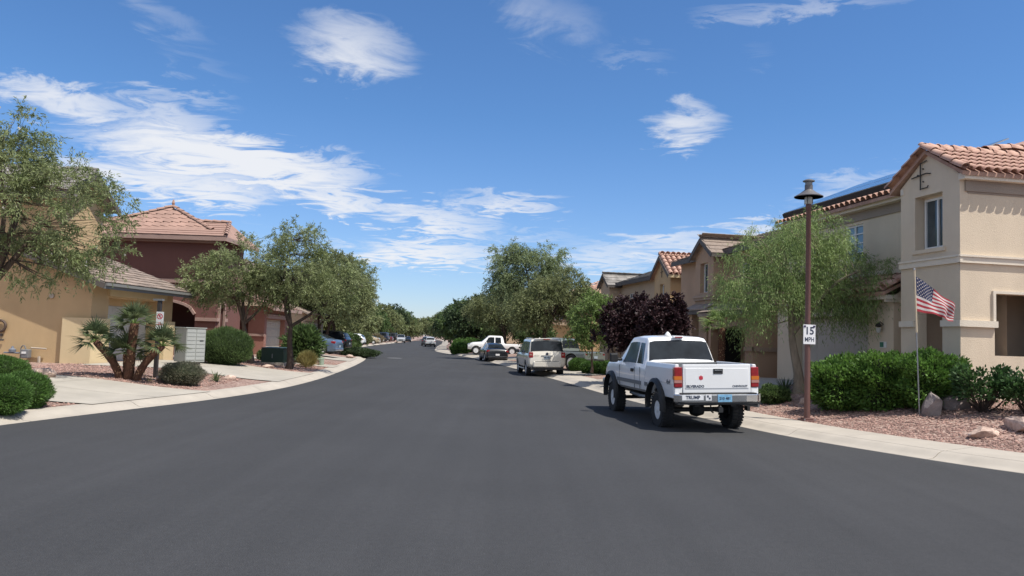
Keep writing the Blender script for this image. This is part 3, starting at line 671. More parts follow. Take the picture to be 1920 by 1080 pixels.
class Facade:      # a straight wall line with a frame of its own: u along, k outward
    def __init__(s, p0, p1): s.p0 = Vector((*p0, 0)); s.p1 = Vector((*p1, 0)); s.L = (s.p1 - s.p0).length; s.d = (s.p1 - s.p0) / s.L; s.n = Vector((s.d.y, -s.d.x, 0))
    def P(s, u, z, k=0): return s.p0 + s.d * u + s.n * k + Vector((0, 0, z))
    def box(s, mb, u0, u1, z0, z1, k0, k1): return mb.obox(s.P(u0, z0, k0), s.d * (u1 - u0), s.n * (k1 - k0), Vector((0, 0, z1 - z0)))
    def window(s, root, u0, u1, z0, z1, depth=.14, mull=1, frame=WHITE, rails=0, gm=None):
        f = MB(); t = .055
        s.box(f, u0, u1, z0, z0 + t, -depth - .02, -depth + .04); s.box(f, u0, u1, z1 - t, z1, -depth - .02, -depth + .04)
        s.box(f, u0, u0 + t, z0 + t, z1 - t, -depth - .02, -depth + .04); s.box(f, u1 - t, u1, z0 + t, z1 - t, -depth - .02, -depth + .04)
        for i in range(mull): u = u0 + (u1 - u0) * (i + 1) / (mull + 1); s.box(f, u - t / 2, u + t / 2, z0 + t, z1 - t, -depth - .02, -depth + .045)
        for i in range(rails): z = z0 + (z1 - z0) * (i + 1) / (rails + 1); s.box(f, u0 + t, u1 - t, z - t / 3, z + t / 3, -depth - .02, -depth + .03)
        w = f.build('window', frame, root)
        for i in range(mull + 1):
            a = u0 + (u1 - u0) * i / (mull + 1); b = u0 + (u1 - u0) * (i + 1) / (mull + 1); g_ = MB(); s.box(g_, a + .01, b - .01, z0 + .01, z1 - .01, -depth - .012, -depth - .002); g_.build('pane', gm or GLASS, w)
        return w
    def garage(s, root, u0, u1, z0, z1, depth=.25, m=DOORW, rows=4, cols=0):
        base = MB(); s.box(base, u0, u1, z0, z1, -depth - .05, -depth - .02); w = base.build('garage_door', m, root); h = (z1 - z0) / rows; cols = cols or max(2, int((u1 - u0) / .62)); cw = (u1 - u0) / cols
        for r_ in range(rows):
            p = MB(); s.box(p, u0 + .01, u1 - .01, z0 + r_ * h + .014, z0 + (r_ + 1) * h - .014, -depth - .02, -depth)
            for c_ in range(cols): s.box(p, u0 + c_ * cw + .07, u0 + (c_ + 1) * cw - .07, z0 + r_ * h + .10, z0 + (r_ + 1) * h - .10, -depth, -depth + .012)
            p.build('door_panel', m, w)
    def band(s, root, name, m, u0, u1, z0, z1, k=.06, cap=True):
        b = MB(); s.box(b, u0, u1, z0, z1 if not cap else z1 - .03, -.02, k)
        if cap: s.box(b, u0, u1, z1 - .03, z1, -.02, k + .03)
        return b.build(name, m, root)
def slab(root, name, m, pts, th=.12, dz=0):      # roof plane with thickness
    b = MB(); b.prism([Vector(p) + Vector((0, 0, dz)) for p in pts], (0, 0, -th)); return b.build(name, m, root)
def barrel_mesh(w, l, r, n=6):
    m_ = MB(); V = []
    for j, (y, sc) in enumerate(((0, 1.0), (l, .86))):
        for ring, rr in ((0, r), (1, r - .014)):
            for i in range(n + 1): a = math.pi * i / n; V.append((math.cos(a) * rr * sc, y, math.sin(a) * rr * sc + (.03 if j == 0 else .0)))
    k = n + 1; Fs = []
    for i in range(n): Fs += [(i, i + 1, 2 * k + i + 1, 2 * k + i), (k + i, 3 * k + i, 3 * k + i + 1, k + i + 1), (i, k + i, k + i + 1, i + 1)]
    m_.add(V, Fs); return m_
def flat_mesh(w, l):
    m_ = MB(); m_.add([(-w / 2, 0, .028), (w / 2, 0, .028), (w / 2, 0, .0), (-w / 2, 0, 0), (-w / 2, l, .0), (w / 2, l, .0), (w / 2, l, -.02), (-w / 2, l, -.02)], [(0, 1, 5, 4), (3, 2, 1, 0), (0, 4, 7, 3), (2, 6, 5, 1), (4, 5, 6, 7), (7, 6, 2, 3)]); return m_
def tiles(root, eave0, eave1, up, length, m, kind='barrel', w=.3, l=.36, inside=None, singles=True, lift=.02, seed=1, maxc=999, name='roof_tile'):
    # courses of tiles from the eave line up the slope
    e0, e1, up = Vector(eave0), Vector(eave1), Vector(up).normalized(); x = (e1 - e0).normalized(); z = x.cross(up).normalized()
    if z.z < 0: z = -z; 
    xx = up.cross(z); W_ = (e1 - e0).length; nu = int(W_ / w); nv = min(maxc, int(math.ceil(length / l))); rs = random.Random(seed)
    src = barrel_mesh(w, l * 1.12, w * .43) if kind == 'barrel' else flat_mesh(w * .96, l * 1.1)
    sm = src.mesh('tile', smooth=(kind == 'barrel')); sm.materials.append(m); M3 = Matrix((xx, up, z)).transposed(); big = MB(); rl = rootloc(root)
    for v_ in range(nv):
        for u_ in range(nu + 1):
            off = (.5 * w if (kind == 'flat' and v_ % 2) else 0); uu = (u_ + .5) * (W_ / (nu + 1)) + off * .5
            c = e0 + x * uu + up * (v_ * l - .03) + z * (lift + rs.uniform(-.004, .004))
            if inside and not inside(uu, v_ * l + l / 2): continue
            if singles:
                o_ = bpy.data.objects.new(name, sm); col.objects.link(o_); o_.parent = root; M_ = (M3 @ Matrix.Rotation(rs.uniform(-.02, .02), 3, 'Z')).to_4x4(); M_.translation = c - rl; o_.matrix_local = M_
            else: big.add([M3 @ Vector(q) + c for q in src.v], src.f)
    if not singles and big.v:
        me = bpy.data.meshes.new('roof_tiles'); me.from_pydata([tuple(Vector(q) - rl) for q in big.v], [], big.f); link('roof_tiles', me, m, root, kind='stuff')
def ridge(root, p0, p1, m, r=.13, l=.42, singles=True, name='ridge_tile'):
    p0, p1 = Vector(p0), Vector(p1); d = (p1 - p0); n = max(1, int(d.length / l)); d.normalize(); x = d.cross(Vector((0, 0, 1))).normalized(); z = x.cross(d); l = (p1 - p0).length / n
    src = barrel_mesh(.3, l * 1.1, r); sm = src.mesh('ridge', smooth=True); sm.materials.append(m); M3 = Matrix((x, d, z)).transposed(); rl = rootloc(root); big = MB()
    for i in range(n):
        c = p0 + d * l * i
        if singles: o_ = bpy.data.objects.new(name, sm); col.objects.link(o_); o_.parent = root; M_ = M3.to_4x4(); M_.translation = c - rl; o_.matrix_local = M_
        else: big.add([M3 @ Vector(q) + c for q in src.v], src.f)
    if not singles: me = bpy.data.meshes.new('ridge'); me.from_pydata([tuple(Vector(q) - rl) for q in big.v], [], big.f); link('ridge_tiles', me, m, root, kind='stuff')

# ------------------------------------------------------------ houses on the right
SD = Vector((-.17, .985, 0)).normalized(); RD = Vector((SD.y, -SD.x, 0))
class Lot:
    def __init__(s, o, sd=SD): s.o = Vector((*o, 0)); s.s = sd.normalized(); s.r = Vector((s.s.y, -s.s.x, 0))
    def p(s, u, v, z=0): return s.o + s.s * u + s.r * v + Vector((0, 0, z))
    def xy(s, u, v): q = s.p(u, v); return (q.x, q.y)
    def street(s, u0, u1, v): return Facade(s.xy(u1, v), s.xy(u0, v))       # faces the street, walks far -> near
    def side(s, v0, v1, u): return Facade(s.xy(u, v0), s.xy(u, v1))         # faces the camera
    def back(s, v0, v1, u): return Facade(s.xy(u, v1), s.xy(u, v0))
def fwall(mb, f, z0, z1, ops=(), th=.18, top=None, tb=()): wall(mb, (f.p0.x, f.p0.y), (f.p1.x, f.p1.y), z0, z1, ops, th, top, tb)

SOLAR_F = mat('panel_frame', (.45, .46, .47), .35, metal=.9); SOLAR = mat('solar_cells', (.02, .03, .06), .08, spec=.9, coat=.6); CLEARG = mat('lamp_glass', (.5, .5, .46), .2)
def house_cream():
    T = Lot((11.2, 19.0)); root = thing('cream_house', 'two storey cream stucco house with red tile roof and solar panels behind the hedge', 'house', T.p(0, 0, .72))
    Z0 = .3; b = MB(); st = T.street(0, 2.2, 0); L = st.L    # u measured from the far end
    gable = lambda u: 6.42 + .78 * (1 - abs(u - 1.1) / 1.1)
    fwall(b, st, Z0, 6.4, [(2.2 - 1.63, 2.2 - .6, 4.62, 6.08), (2.2 - 1.62, 2.2 - .62, .72, 3.35, .45)], .34, gable, (1.1,))
    si = T.side(0, 11.5, 0); fwall(b, si, Z0, 6.4, [(.97, 3.3, 1.86, 3.42), (4.2, 5.6, 4.7, 6.0)], .28)
    far = T.back(0, 1.2, 2.2); fwall(b, far, Z0, 6.4)
    mn = T.street(2.2, 9.7, .9); fwall(b, mn, Z0, 6.5, [(9.7 - 6.2, 9.7 - 5.2, 4.75, 5.95)], .12)
    b.build('wall', ST_CRM, root)
    gb = MB(); gs = T.street(3.0, 9.5, .36); fwall(gb, gs, Z0, 3.55, [(1.2, 5.35, .70, 2.95)], .3); gsd = T.side(.36, .92, 3.0); fwall(gb, gsd, Z0, 3.55, (), .2, lambda u: 3.5 + .55 * u, ())
    fe = T.back(.36, .92, 9.5); fwall(gb, fe, Z0, 3.6); gb.build('garage_wall', ST_CRM, root)
    gs.garage(root, 1.2, 5.35, .70, 2.92, .28, DOORC, 4, 4)
    hd = MB(); gs.box(hd, 1.0, 5.55, 2.97, 3.22, 0.0, .07); hd.build('garage_header', ST_CRMT, root)
    # porch inside
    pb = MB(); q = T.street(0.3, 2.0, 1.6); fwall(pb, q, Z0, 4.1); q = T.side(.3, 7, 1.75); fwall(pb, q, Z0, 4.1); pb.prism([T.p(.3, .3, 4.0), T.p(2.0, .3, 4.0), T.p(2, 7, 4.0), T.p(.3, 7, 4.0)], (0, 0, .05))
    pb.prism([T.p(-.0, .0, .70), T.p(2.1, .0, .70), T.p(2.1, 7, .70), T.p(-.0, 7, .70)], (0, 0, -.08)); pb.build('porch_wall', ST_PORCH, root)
    # bands
    k = MB()
    for f, a, c in ((st, 0, L + .08), (si, -.08, 11.5)): f.box(k, a, c, 4.16, 4.31, -.02, .065); f.box(k, a, c, 4.31, 4.36, -.02, .10)
    mn.box(k, 0, mn.L - .0, 4.2, 4.34, -.02, .06); k.build('belt_course', ST_CRMT, root)
    k = MB(); st.box(k, 0, .58, 2.56, 2.72, -.02, .07); far.box(k, .4, 1.2, 2.56, 2.72, -.02, .07); k.build('lower_band', ST_CRMT, root); k = MB(); st.box(k, 1.58, L + .09, 2.56, 2.72, -.02, .07); si.box(k, -.09, 1.0, 2.56, 2.72, -.02, .09); k.build('lower_band', ST_CRMT, root)
    k = MB(); si.box(k, .90, .975, 2.72, 3.49, -.02, .05); si.box(k, .975, 3.4, 3.42, 3.49, -.02, .05); k.build('porch_opening_trim', ST_CRMT, root)
    # cornice and frieze
    k = MB(); si.box(k, .14, 11.5, 5.98, 6.26, -.02, .05); si.box(k, .22, 11.5, 5.93, 5.98, -.02, .02); mn.box(k, 0, mn.L - .02, 6.05, 6.34, -.02, .05); k.build('frieze', ST_TAUPE, root)
    k = MB(); si.box(k, -.02, 11.5, 6.26, 6.42, -.02, .20); mn.box(k, -.1, mn.L - .02, 6.34, 6.50, -.02, .30); st.box(k, 0.02, .14, 6.24, 6.40, -.02, .03); k.build('cornice', ST_CRMT, root)
    # windows
    st.window(root, 2.2 - 1.60, 2.2 - .6, 4.66, 6.02, .31, 1); mn.window(root, 3.5, 4.5, 4.75, 5.95, .10, 1, rails=3, gm=mat('blue_shaded_glass', (.15, .24, .30), .1, spec=.7))
    k = MB(); st.box(k, 2.2 - 1.63, 2.2 - .6, 6.02, 6.08, -.36, -.27); k.build('window_surround', ST_CRM, root); k = MB(); st.box(k, .5, 1.72, 4.52, 4.62, -.02, .06); k.build('window_sill', ST_CRM, root)
    si.window(root, 4.2, 5.6, 4.7, 6.0, .2, 1)
    # bay roof
    zr, ze = 7.27, 6.40; sl_ = (zr - ze) / 1.45
    slab(root, 'roof', TILE_RED2, [T.p(-.24, -.12, ze + .04), T.p(-.24, 11.7, ze + .04), T.p(1.1, 11.7, zr), T.p(1.1, -.12, zr)], .1)
    slab(root, 'roof', TILE_RED2, [T.p(1.1, -.12, zr), T.p(1.1, 11.7, zr), T.p(2.52, 11.7, ze), T.p(2.52, -.12, ze)], .1)
    upv = T.p(1.1, 0, zr) - T.p(-.32, 0, ze); tiles(root, T.p(-.28, -.12, ze + .05), T.p(-.28, 11.6, ze + .05), upv, upv.length, TILE_RED, 'barrel', .25, .33, lift=.0)
    ridge(root, T.p(1.1, -.14, zr + .03), T.p(1.1, 11.6, zr + .03), TILE_RED, .14, .40)
    ridge(root, T.p(-.34, -.14, ze + .06), T.p(1.1, -.14, zr + .06), TILE_RED, .13, .36, name='rake_tile'); ridge(root, T.p(2.54, -.14, ze + .06), T.p(1.1, -.14, zr + .06), TILE_RED, .13, .36, name='rake_tile')
    # higher roof behind, its hip end seen above the bay ridge
    slab(root, 'roof', TILE_RED2, [T.p(1.0, 2.1, zr - .1), T.p(1.0, 11.5, zr - .1), T.p(3.0, 11.5, zr + .75), T.p(2.0, 3.0, zr + .3)], .1)
    ridge(root, T.p(1.15, 1.75, zr + .10), T.p(1.45, 2.75, zr + .34), TILE_RED, .15, .36, name='hip_tile'); ridge(root, T.p(1.45, 2.75, zr + .32), T.p(1.5, 11.5, zr + .34), TILE_RED, .15, .4)
    e0, e1 = T.p(2.2, .48, 6.52), T.p(9.9, .48, 6.52); up = T.p(0, 1, .42) - T.p(0, 0, 0)
    slab(root, 'roof', TILE_RED2, [e0, e1, e1 + up * 5, e0 + up * 5], .1)
    slab(root, 'roof', TILE_RED2, [e0 + up * 5, e1 + up * 5, e1 + up * 5 + (T.p(0, 6, -2.5) - T.p(0, 0, 0)), e0 + up * 5 + (T.p(0, 6, -2.5) - T.p(0, 0, 0))], .1)
    tiles(root, e0 + Vector((0, 0, .02)), e1 + Vector((0, 0, .02)), up, .74, TILE_RED, 'barrel', .28, .37, lift=0)
    gb2 = MB(); f = T.side(.95, 11, 9.7); fwall(gb2, Facade(T.xy(9.7, 11.5), T.xy(9.7, .95)), Z0, 6.5); fwall(gb2, Facade(T.xy(0, 11.5), T.xy(9.7, 11.5)), Z0, 6.4)
    gb2.build('rear_wall', ST_CRM, root)
    nrm = up.cross(SD).normalized(); nrm = nrm if nrm.z > 0 else -nrm; upn = up.normalized()
    for i in range(7):
        for j in range(2):
            p = MB(); o_ = e0 + SD * (.35 + i * 1.03) + upn * (.35 + j * 1.72) + nrm * .30; p.obox(o_, SD * 1.0, upn * 1.68, nrm * .04); q = p.build('solar_panel', SOLAR_F, root)
            p = MB(); p.obox(o_ + SD * .03 + upn * .03 + nrm * .041, SD * .94, upn * 1.62, nrm * .004); p.build('solar_cells', SOLAR, q)
    k = MB(); k.obox(e0 + SD * .35 + upn * .3 + nrm * .12, SD * 7.2, upn * .04, nrm * .20); k.build('panel_skirt', BLACK, root)
    # garage roof
    a0, a1 = T.p(2.82, -.08, 3.58), T.p(9.7, -.08, 3.58); u2 = T.p(0, 1.0, .52) - T.p(0, 0, 0)
    slab(root, 'garage_roof', TILE_RED2, [a0, a1, a1 + u2 * 1.0, a0 + u2 * 1.0], .1); tiles(root, a0 + Vector((0, 0, .02)), a1 + Vector((0, 0, .02)), u2, 1.1, TILE_RED, 'barrel', .28, .36, lift=0)
    ridge(root, a0 + Vector((0, 0, .09)), a0 + u2 * 1.05 + Vector((0, 0, .09)), TILE_RED, .13, .36, name='rake_tile')
    k = MB(); gs.box(k, 0, gs.L + .15, 3.38, 3.5, -.02, .34); gsd.box(k, -.30, .6, 3.30, 3.44, -.02, .10); k.build('garage_cornice', ST_CRMT, root)
    # iron ornament, lamp, number plate
    k = MB(); c = lambda u, z, kk=.05: st.P(2.2 - u, z, kk)
    for z in (6.42, 6.62, 6.9): pass
    k.tube([c(1.36, 6.25), c(1.36, 6.98)], .018, 5); k.tube([c(1.70, 6.62), c(1.15, 6.66), c(.98, 6.62)], .018, 5); k.tube([c(1.36, 6.27), c(1.1, 6.27), c(1.06, 6.32)], .016, 5); k.tube([c(1.36, 6.96), c(1.12, 7.0)], .016, 5)
    for u, z in ((1.25, 6.45), (1.25, 6.80), (1.45, 6.66)): k.lathe([(.0, -.03), (.03, 0), (0, .03)], 6, c(u, z))
    k.build('iron_ornament', IRON, root)
    lp = MB(); c = lambda u, z, kk=0: gs.P(gs.L - u, z, kk); p = c(.45, 2.55)
    lp.lathe([(.03, 0), (.09, .02), (.10, .05), (.02, .14)], 8, c(.45, 2.58, .16)); lp.tube([c(.45, 2.66, 0), c(.45, 2.74, .10), c(.45, 2.70, .16)], .015, 5); w_ = lp.build('wall_lamp', IRON, root)
    lp = MB(); lp.lathe([(.05, -.14), (.08, 0), (.03, 0.0)], 8, c(.45, 2.56, .16)); lp.build('lamp_glass', CLEARG, w_)
    k = MB(); gs.box(k, gs.L - .58, gs.L - .30, 1.98, 2.16, 0, .03); w_ = k.build('number_plate', WHITE, root); k = MB(); gs.box(k, gs.L - .565, gs.L - .40, 1.995, 2.145, .03, .036); k.build('number_field', mat('sign_green', (.03, .16, .09), .5), w_)
    return root
house_cream()

def simple_gable_bay(T, root, u1, v1, zb, ze, zr, wm, roofm, wins=(), kind='flat', over=.3, ridgem=None, singles=False, tw=.3):
    st = T.street(0, u1, 0); b = MB(); fwall(b, st, zb, ze, wins, .25, lambda u: ze + (zr - ze) * (1 - abs(u - u1 / 2) / (u1 / 2)), (u1 / 2,)); fwall(b, T.side(0, v1, 0), zb, ze); fwall(b, T.back(0, v1, u1), zb, ze); b.build('wall', wm, root)
    k = (zr - ze) / (u1 / 2); zo = ze - k * over
    for a, m_ in ((-over, u1 / 2), (u1 + over, u1 / 2)):
        pts = [T.p(a, -.25, zo + .1), T.p(a, v1 + .5, zo + .1), T.p(m_, v1 + .5, zr + .1), T.p(m_, -.25, zr + .1)]; slab(root, 'roof', roofm, pts, .12)
        up = pts[2] - pts[1]; tiles(root, pts[0], pts[1], up, up.length, ridgem or roofm, kind, tw, .38, singles=singles, lift=.01)
        f = MB(); f.beam(pts[0] + Vector((0, 0, -.12)), pts[3] + Vector((0, 0, -.12)), .04, .2); f.build('rake_board', FASC, root)
    ridge(root, T.p(u1 / 2, -.25, zr + .12), T.p(u1 / 2, v1 + .5, zr + .12), ridgem or roofm, .12, .4, singles=singles)
    f = MB(); T.side(-.25, v1 + .5, -over).box(f, 0, v1 + .7, zo - .08, zo + .08, -.02, .03); f.build('fascia', FASC if kind == 'flat' else ST_YELT, root)
    return st
def main_block(T, root, ua, ub, v, depth, zb, ze, wm, roofm, pitch=.33, wins=(), kind='flat', near=True):
    st = T.street(ua, ub, v); b = MB(); fwall(b, st, zb, ze, wins, .12); fwall(b, T.side(v, v + depth, ua), zb, ze, (), .1, lambda u: ze + pitch * min(u, depth - u), (depth / 2,)); fwall(b, T.back(v, v + depth, ub), zb, ze, (), .1, lambda u: ze + pitch * min(u, depth - u), (depth / 2,)); b.build('wall', wm, root)
    ov = .45; e0, e1 = T.p(ua - .3, v - ov, ze - .05), T.p(ub + .3, v - ov, ze - .05); up = (T.p(0, 1, pitch) - T.p(0, 0, 0)); n = depth / 2 + ov
    slab(root, 'roof', roofm, [e0, e1, e1 + up * n, e0 + up * n], .12); bk = (T.p(0, 1, -pitch) - T.p(0, 0, 0)); slab(root, 'roof', roofm, [e0 + up * n, e1 + up * n, e1 + up * n + bk * n, e0 + up * n + bk * n], .12)
    tiles(root, e0 + Vector((0, 0, .02)), e1 + Vector((0, 0, .02)), up, (up * n).length, roofm, kind, .32, .4, singles=False, lift=.01)
    ridge(root, e0 + up * n, e1 + up * n, roofm, .12, .4, singles=False)
    f = MB(); f.beam(e0 - Vector((0, 0, .14)), e1 - Vector((0, 0, .14)), .05, .22); f.build('fascia', FASC, root)
    f = MB(); f.beam(e0 - Vector((0, 0, .12)), e0 + up * n - Vector((0, 0, .12)), .05, .2); f.build('rake_board', FASC, root)
    return st

def house_brown():
    T = Lot((9.25, 35.0)); root = thing('brown_house', 'two storey brown stucco house with dark open garage behind the weeping tree', 'house', T.p(0, 0, .45)); zb = .2
    st = simple_gable_bay(T, root, 2.0, 3, 3.55, 6.2, 6.85, ST_BRN, TILE_BRN, [(.55, 1.4, 4.35, 5.75)], singles=True)
    st.window(root, .55, 1.4, 4.35, 5.75, .24, 1)
    m_ = main_block(T, root, -5.9, 6, .9, 9, zb, 6.35, ST_BRN, TILE_BRN, .33, [(7.0, 8.0, 4.4, 5.6)])
    m_.window(root, 7.0, 8.0, 4.4, 5.6, .1, 1)
    k = MB(); sd = T.side(0, .9, 0)
    for f, a, c in ((st, 0, st.L + .05), (sd, -.05, .9)): f.box(k, a, c, 3.98, 4.1, -.02, .10); f.box(k, a, c, 4.1, 4.2, -.02, .16); f.box(k, a, c, 3.5, 3.62, -.02, .14)
    k.build('belt_course', ST_BRNT, root)
    e = MB(); e.obox(T.p(-.3, -.5, 3.30), SD * 2.6, RD * 1.4, Vector((0, 0, .22))); e.build('pent_fascia', FASC, root)
    slab(root, 'pent_roof', TILE_BRN, [T.p(-.35, -.55, 3.54), T.p(2.35, -.55, 3.54), T.p(2.2, .1, 3.86), T.p(-.2, .1, 3.86)], .06)
    k = MB()
    for u in (.15, 1.85): k.obox(T.p(u - .18, -.3, zb), SD * .36, RD * .36, Vector((0, 0, 3.1)))
    k.build('porch_column', ST_BRN, root); k = MB(); k.obox(T.p(-.08, -.35, 2.9), SD * .46, RD * .46, Vector((0, 0, .14))); k.build('column_capital', ST_BRNT, root)
    # garage
    b = MB(); gs = T.street(-5.0, -.9, -.6); fwall(b, gs, zb, 3.3, [(.25, 3.45, .42, 2.62)], .35); gd = T.side(-.6, .95, -5.0); fwall(b, gd, zb, 3.3); fwall(b, T.back(-.6, .95, -.9), zb, 3.3); b.build('garage_wall', ST_BRN, root)
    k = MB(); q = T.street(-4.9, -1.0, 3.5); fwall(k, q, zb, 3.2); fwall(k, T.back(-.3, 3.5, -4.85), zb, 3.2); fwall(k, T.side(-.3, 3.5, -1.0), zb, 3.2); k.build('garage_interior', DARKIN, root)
    k = MB(); gd.box(k, -.07, 1.52, 1.70, 1.86, -.02, .07); gs.box(k, gs.L - .62, gs.L + .07, 1.70, 1.86, -.02, .07); k.build('garage_band', ST_BRNT, root)
    slab(root, 'garage_roof', TILE_BRN, [T.p(-5.3, -1.0, 3.28), T.p(-.6, -1.0, 3.28), T.p(-.6, .9, 3.95), T.p(-5.3, .9, 3.95)], .14)
    tiles(root, T.p(-5.3, -1.02, 3.3), T.p(-.6, -1.02, 3.3), T.p(0, 1.9, .67) - T.p(0, 0, 0), 2.0, TILE_BRN, 'flat', .32, .4, singles=True)
    return root
house_brown()
def house_gold():
    T = Lot((9.15, 44.0)); root = thing('gold_house', 'yellow stucco house with red barrel tile gable right of the purple trees', 'house', T.p(0, 0, .45)); zb = .2
    st = simple_gable_bay(T, root, 2.6, 5, zb, 6.0, 7.0, ST_YL2, TILE_RED2, [(.95, 1.65, 4.0, 5.4), ], 'barrel', ridgem=TILE_RED2, singles=True, tw=.34)
    st.window(root, .95, 1.65, 4.0, 5.4, .22, 1)
    main_block(T, root, -3.2, 4.5, 1.8, 9, zb, 6.2, ST_YL2, TILE_RED2, .33, (), 'barrel')
    k = MB(); c = lambda u, z: st.P(u, z, .05); k.tube([c(1.3, 5.8), c(1.3, 6.4)], .02, 4); k.tube([c(1.1, 6.1), c(1.5, 6.15)], .02, 4); k.build('iron_ornament', IRON, root)
    k = MB(); T.side(0, 3, 0).box(k, 0, 3, 5.75, 5.95, -.02, .08); k.build('cornice', ST_YELT, root)
    b = MB(); g2 = T.street(-3.1, -.2, .2); fwall(b, g2, zb, 4.0, [(.3, 2.4, .45, 2.6)]); fwall(b, T.side(.2, 2, -3.1), zb, 4.0); b.build('entry_wall', ST_YL2, root)
    slab(root, 'entry_roof', TILE_RED2, [T.p(-3.4, -.1, 4.0), T.p(0, -.1, 4.0), T.p(0, 1.8, 4.7), T.p(-3.4, 1.8, 4.7)], .1); tiles(root, T.p(-3.4, -.12, 4.02), T.p(0, -.12, 4.02), T.p(0, 1.9, .7) - T.p(0, 0, 0), 2.0, TILE_RED2, 'barrel', .3, .38, singles=True)
    k = MB(); g2.box(k, .3, 2.4, .45, 2.6, -.3, -.25); k.build('entry_door', FASC, root)
house_gold()
def house_tan():
    T = Lot((7.3, 57.0)); root = thing('tan_house', 'long tan stucco house with grey tile roof left of the yellow gabled house', 'house', T.p(0, 0, .45)); zb = .2
    st = simple_gable_bay(T, root, 2.2, 3, zb, 6.2, 6.95, ST_TAN, TILE_GRY, [(.7, 1.5, 4.2, 5.4)]); st.window(root, .7, 1.5, 4.2, 5.4, .22, 1)
    m_ = main_block(T, root, -9, 4, .9, 9, zb, 6.3, ST_TAN, TILE_GRY, .33, [(6.0, 7.0, 4.2, 5.4)]); m_.window(root, 6, 7, 4.2, 5.4, .1, 1)
    b = MB(); g2 = T.street(-8.5, -2.5, -.2); fwall(b, g2, zb, 3.1, [(.6, 5.4, .42, 2.6)]); fwall(b, T.side(-.2, 1, -8.5), zb, 3.1); b.build('garage_wall', ST_TAN, root); g2.garage(root, .6, 5.4, .42, 2.58, .2, DOORC)
    slab(root, 'garage_roof', TILE_GRY, [T.p(-8.8, -.6, 3.1), T.p(-2.2, -.6, 3.1), T.p(-2.2, .9, 3.65), T.p(-8.8, .9, 3.65)], .12)
house_tan()
def hip_house(name, label, x0, x1, y0, y1, zb, ze, zr, wm, roofm, side=1, gm=DOORC, rot=0.0, ridge_len=2.0):
    # two storey block with a hip roof; side: -1 street on the left (+1 on the right); garage block toward the street
    cx, cy = (x0 + x1) / 2, (y0 + y1) / 2; root = thing(name, label, 'house', (cx, cy, zb + .2), 0)
    b = MB(); cs = [(x0, y0), (x1, y0), (x1, y1), (x0, y1)]
    for i in range(4):
        p, q = cs[i], cs[(i + 1) % 4]; f = Facade(p, q); street = (i == 1 and side > 0) or (i == 3 and side < 0)
        ops = [(f.L * .25, f.L * .25 + 1.2, 4.2, 5.4), (f.L * .6, f.L * .6 + 1.2, 4.2, 5.4)] if (street or i == 0) else []
        fwall(b, f, zb, ze, ops)
        for o_ in ops: f.window(root, *o_[:4], .12, 1)
    b.build('wall', wm, root); ov = .5; X0, X1, Y0, Y1 = x0 - ov, x1 + ov, y0 - ov, y1 + ov; r0, r1 = Vector((cx, cy - ridge_len, zr)), Vector((cx, cy + ridge_len, zr)); z = ze - .05
    for pts in ([(X0, Y0, z), (X1, Y0, z), r0], [(X1, Y0, z), (X1, Y1, z), r1, r0], [(X1, Y1, z), (X0, Y1, z), r1], [(X0, Y1, z), (X0, Y0, z), r0, r1]):
        slab(root, 'roof', roofm, pts, .1)
    e = Vector((X0, Y0, z)); e2 = Vector((X1, Y0, z)); m_ = (e + e2) / 2; up = r0 - m_; L = up.length; w = X1 - X0
    tiles(root, e, e2, up, L, roofm, 'flat', .34, .4, inside=lambda u, v: w / 2 * v / L < u < w - w / 2 * v / L, singles=False, lift=.02)
    for a, c in (((X0, Y0, z), r0), ((X1, Y0, z), r0), (r0, r1)): ridge(root, Vector(a) + Vector((0, 0, .05)), Vector(c) + Vector((0, 0, .05)), roofm, .11, .4, singles=False)
    k = MB(); k.box(X0, X1, Y0, Y0 + .05, z - .2, z - .01); k.box(X1 - .05, X1, Y0 + .05, Y1, z - .2, z - .01); k.box(X0, X0 + .05, Y0 + .05, Y1, z - .2, z - .01); k.build('fascia', FASC_L, root)
    gx0, gx1 = (x1 - .1, x1 + 2.2) if side > 0 else (x0 - 2.2, x0 + .1); b = MB(); cs = [(gx0, y0 + .6), (gx1, y0 + .6), (gx1, y0 + 6.6), (gx0, y0 + 6.6)]
    for i in range(4):
        f = Facade(cs[i], cs[(i + 1) % 4]); street = (i == 1 and side > 0) or (i == 3 and side < 0); fwall(b, f, zb, zb + 3.0, [(.6, 5.4, zb + .15, zb + 2.4)] if street else [])
        if street: f.garage(root, .6, 5.4, zb + .15, zb + 2.38, .2, gm)
    b.build('garage_wall', wm, root); gs_, ge = (gx1 + .4, gx0) if side > 0 else (gx0 - .4, gx1)
    slab(root, 'garage_roof', roofm, [(gs_, y0 + .2, zb + 3.0), (gs_, y0 + 7, zb + 3.0), (ge, y0 + 7, zb + 4.0), (ge, y0 + .2, zb + 4.0)], .12)
    return root
hip_house('orange_house', 'peach house with orange hip roof just left of the grey roofed house', 5.9, 14, 70, 79, .25, 6.3, 8.1, ST_YL2, TILE_RED2, -1)
hip_house('far_house', 'far tan house largely hidden behind the right row of trees', 3.0, 11, 88, 97, .2, 6.0, 7.6, ST_TAN, TILE_BRN, -1)
hip_house('far_house', 'farthest tan house behind the dark green trees right of the road', -1, 7, 112, 121, .2, 6.0, 7.4, ST_TAN, TILE_PNK, -1)

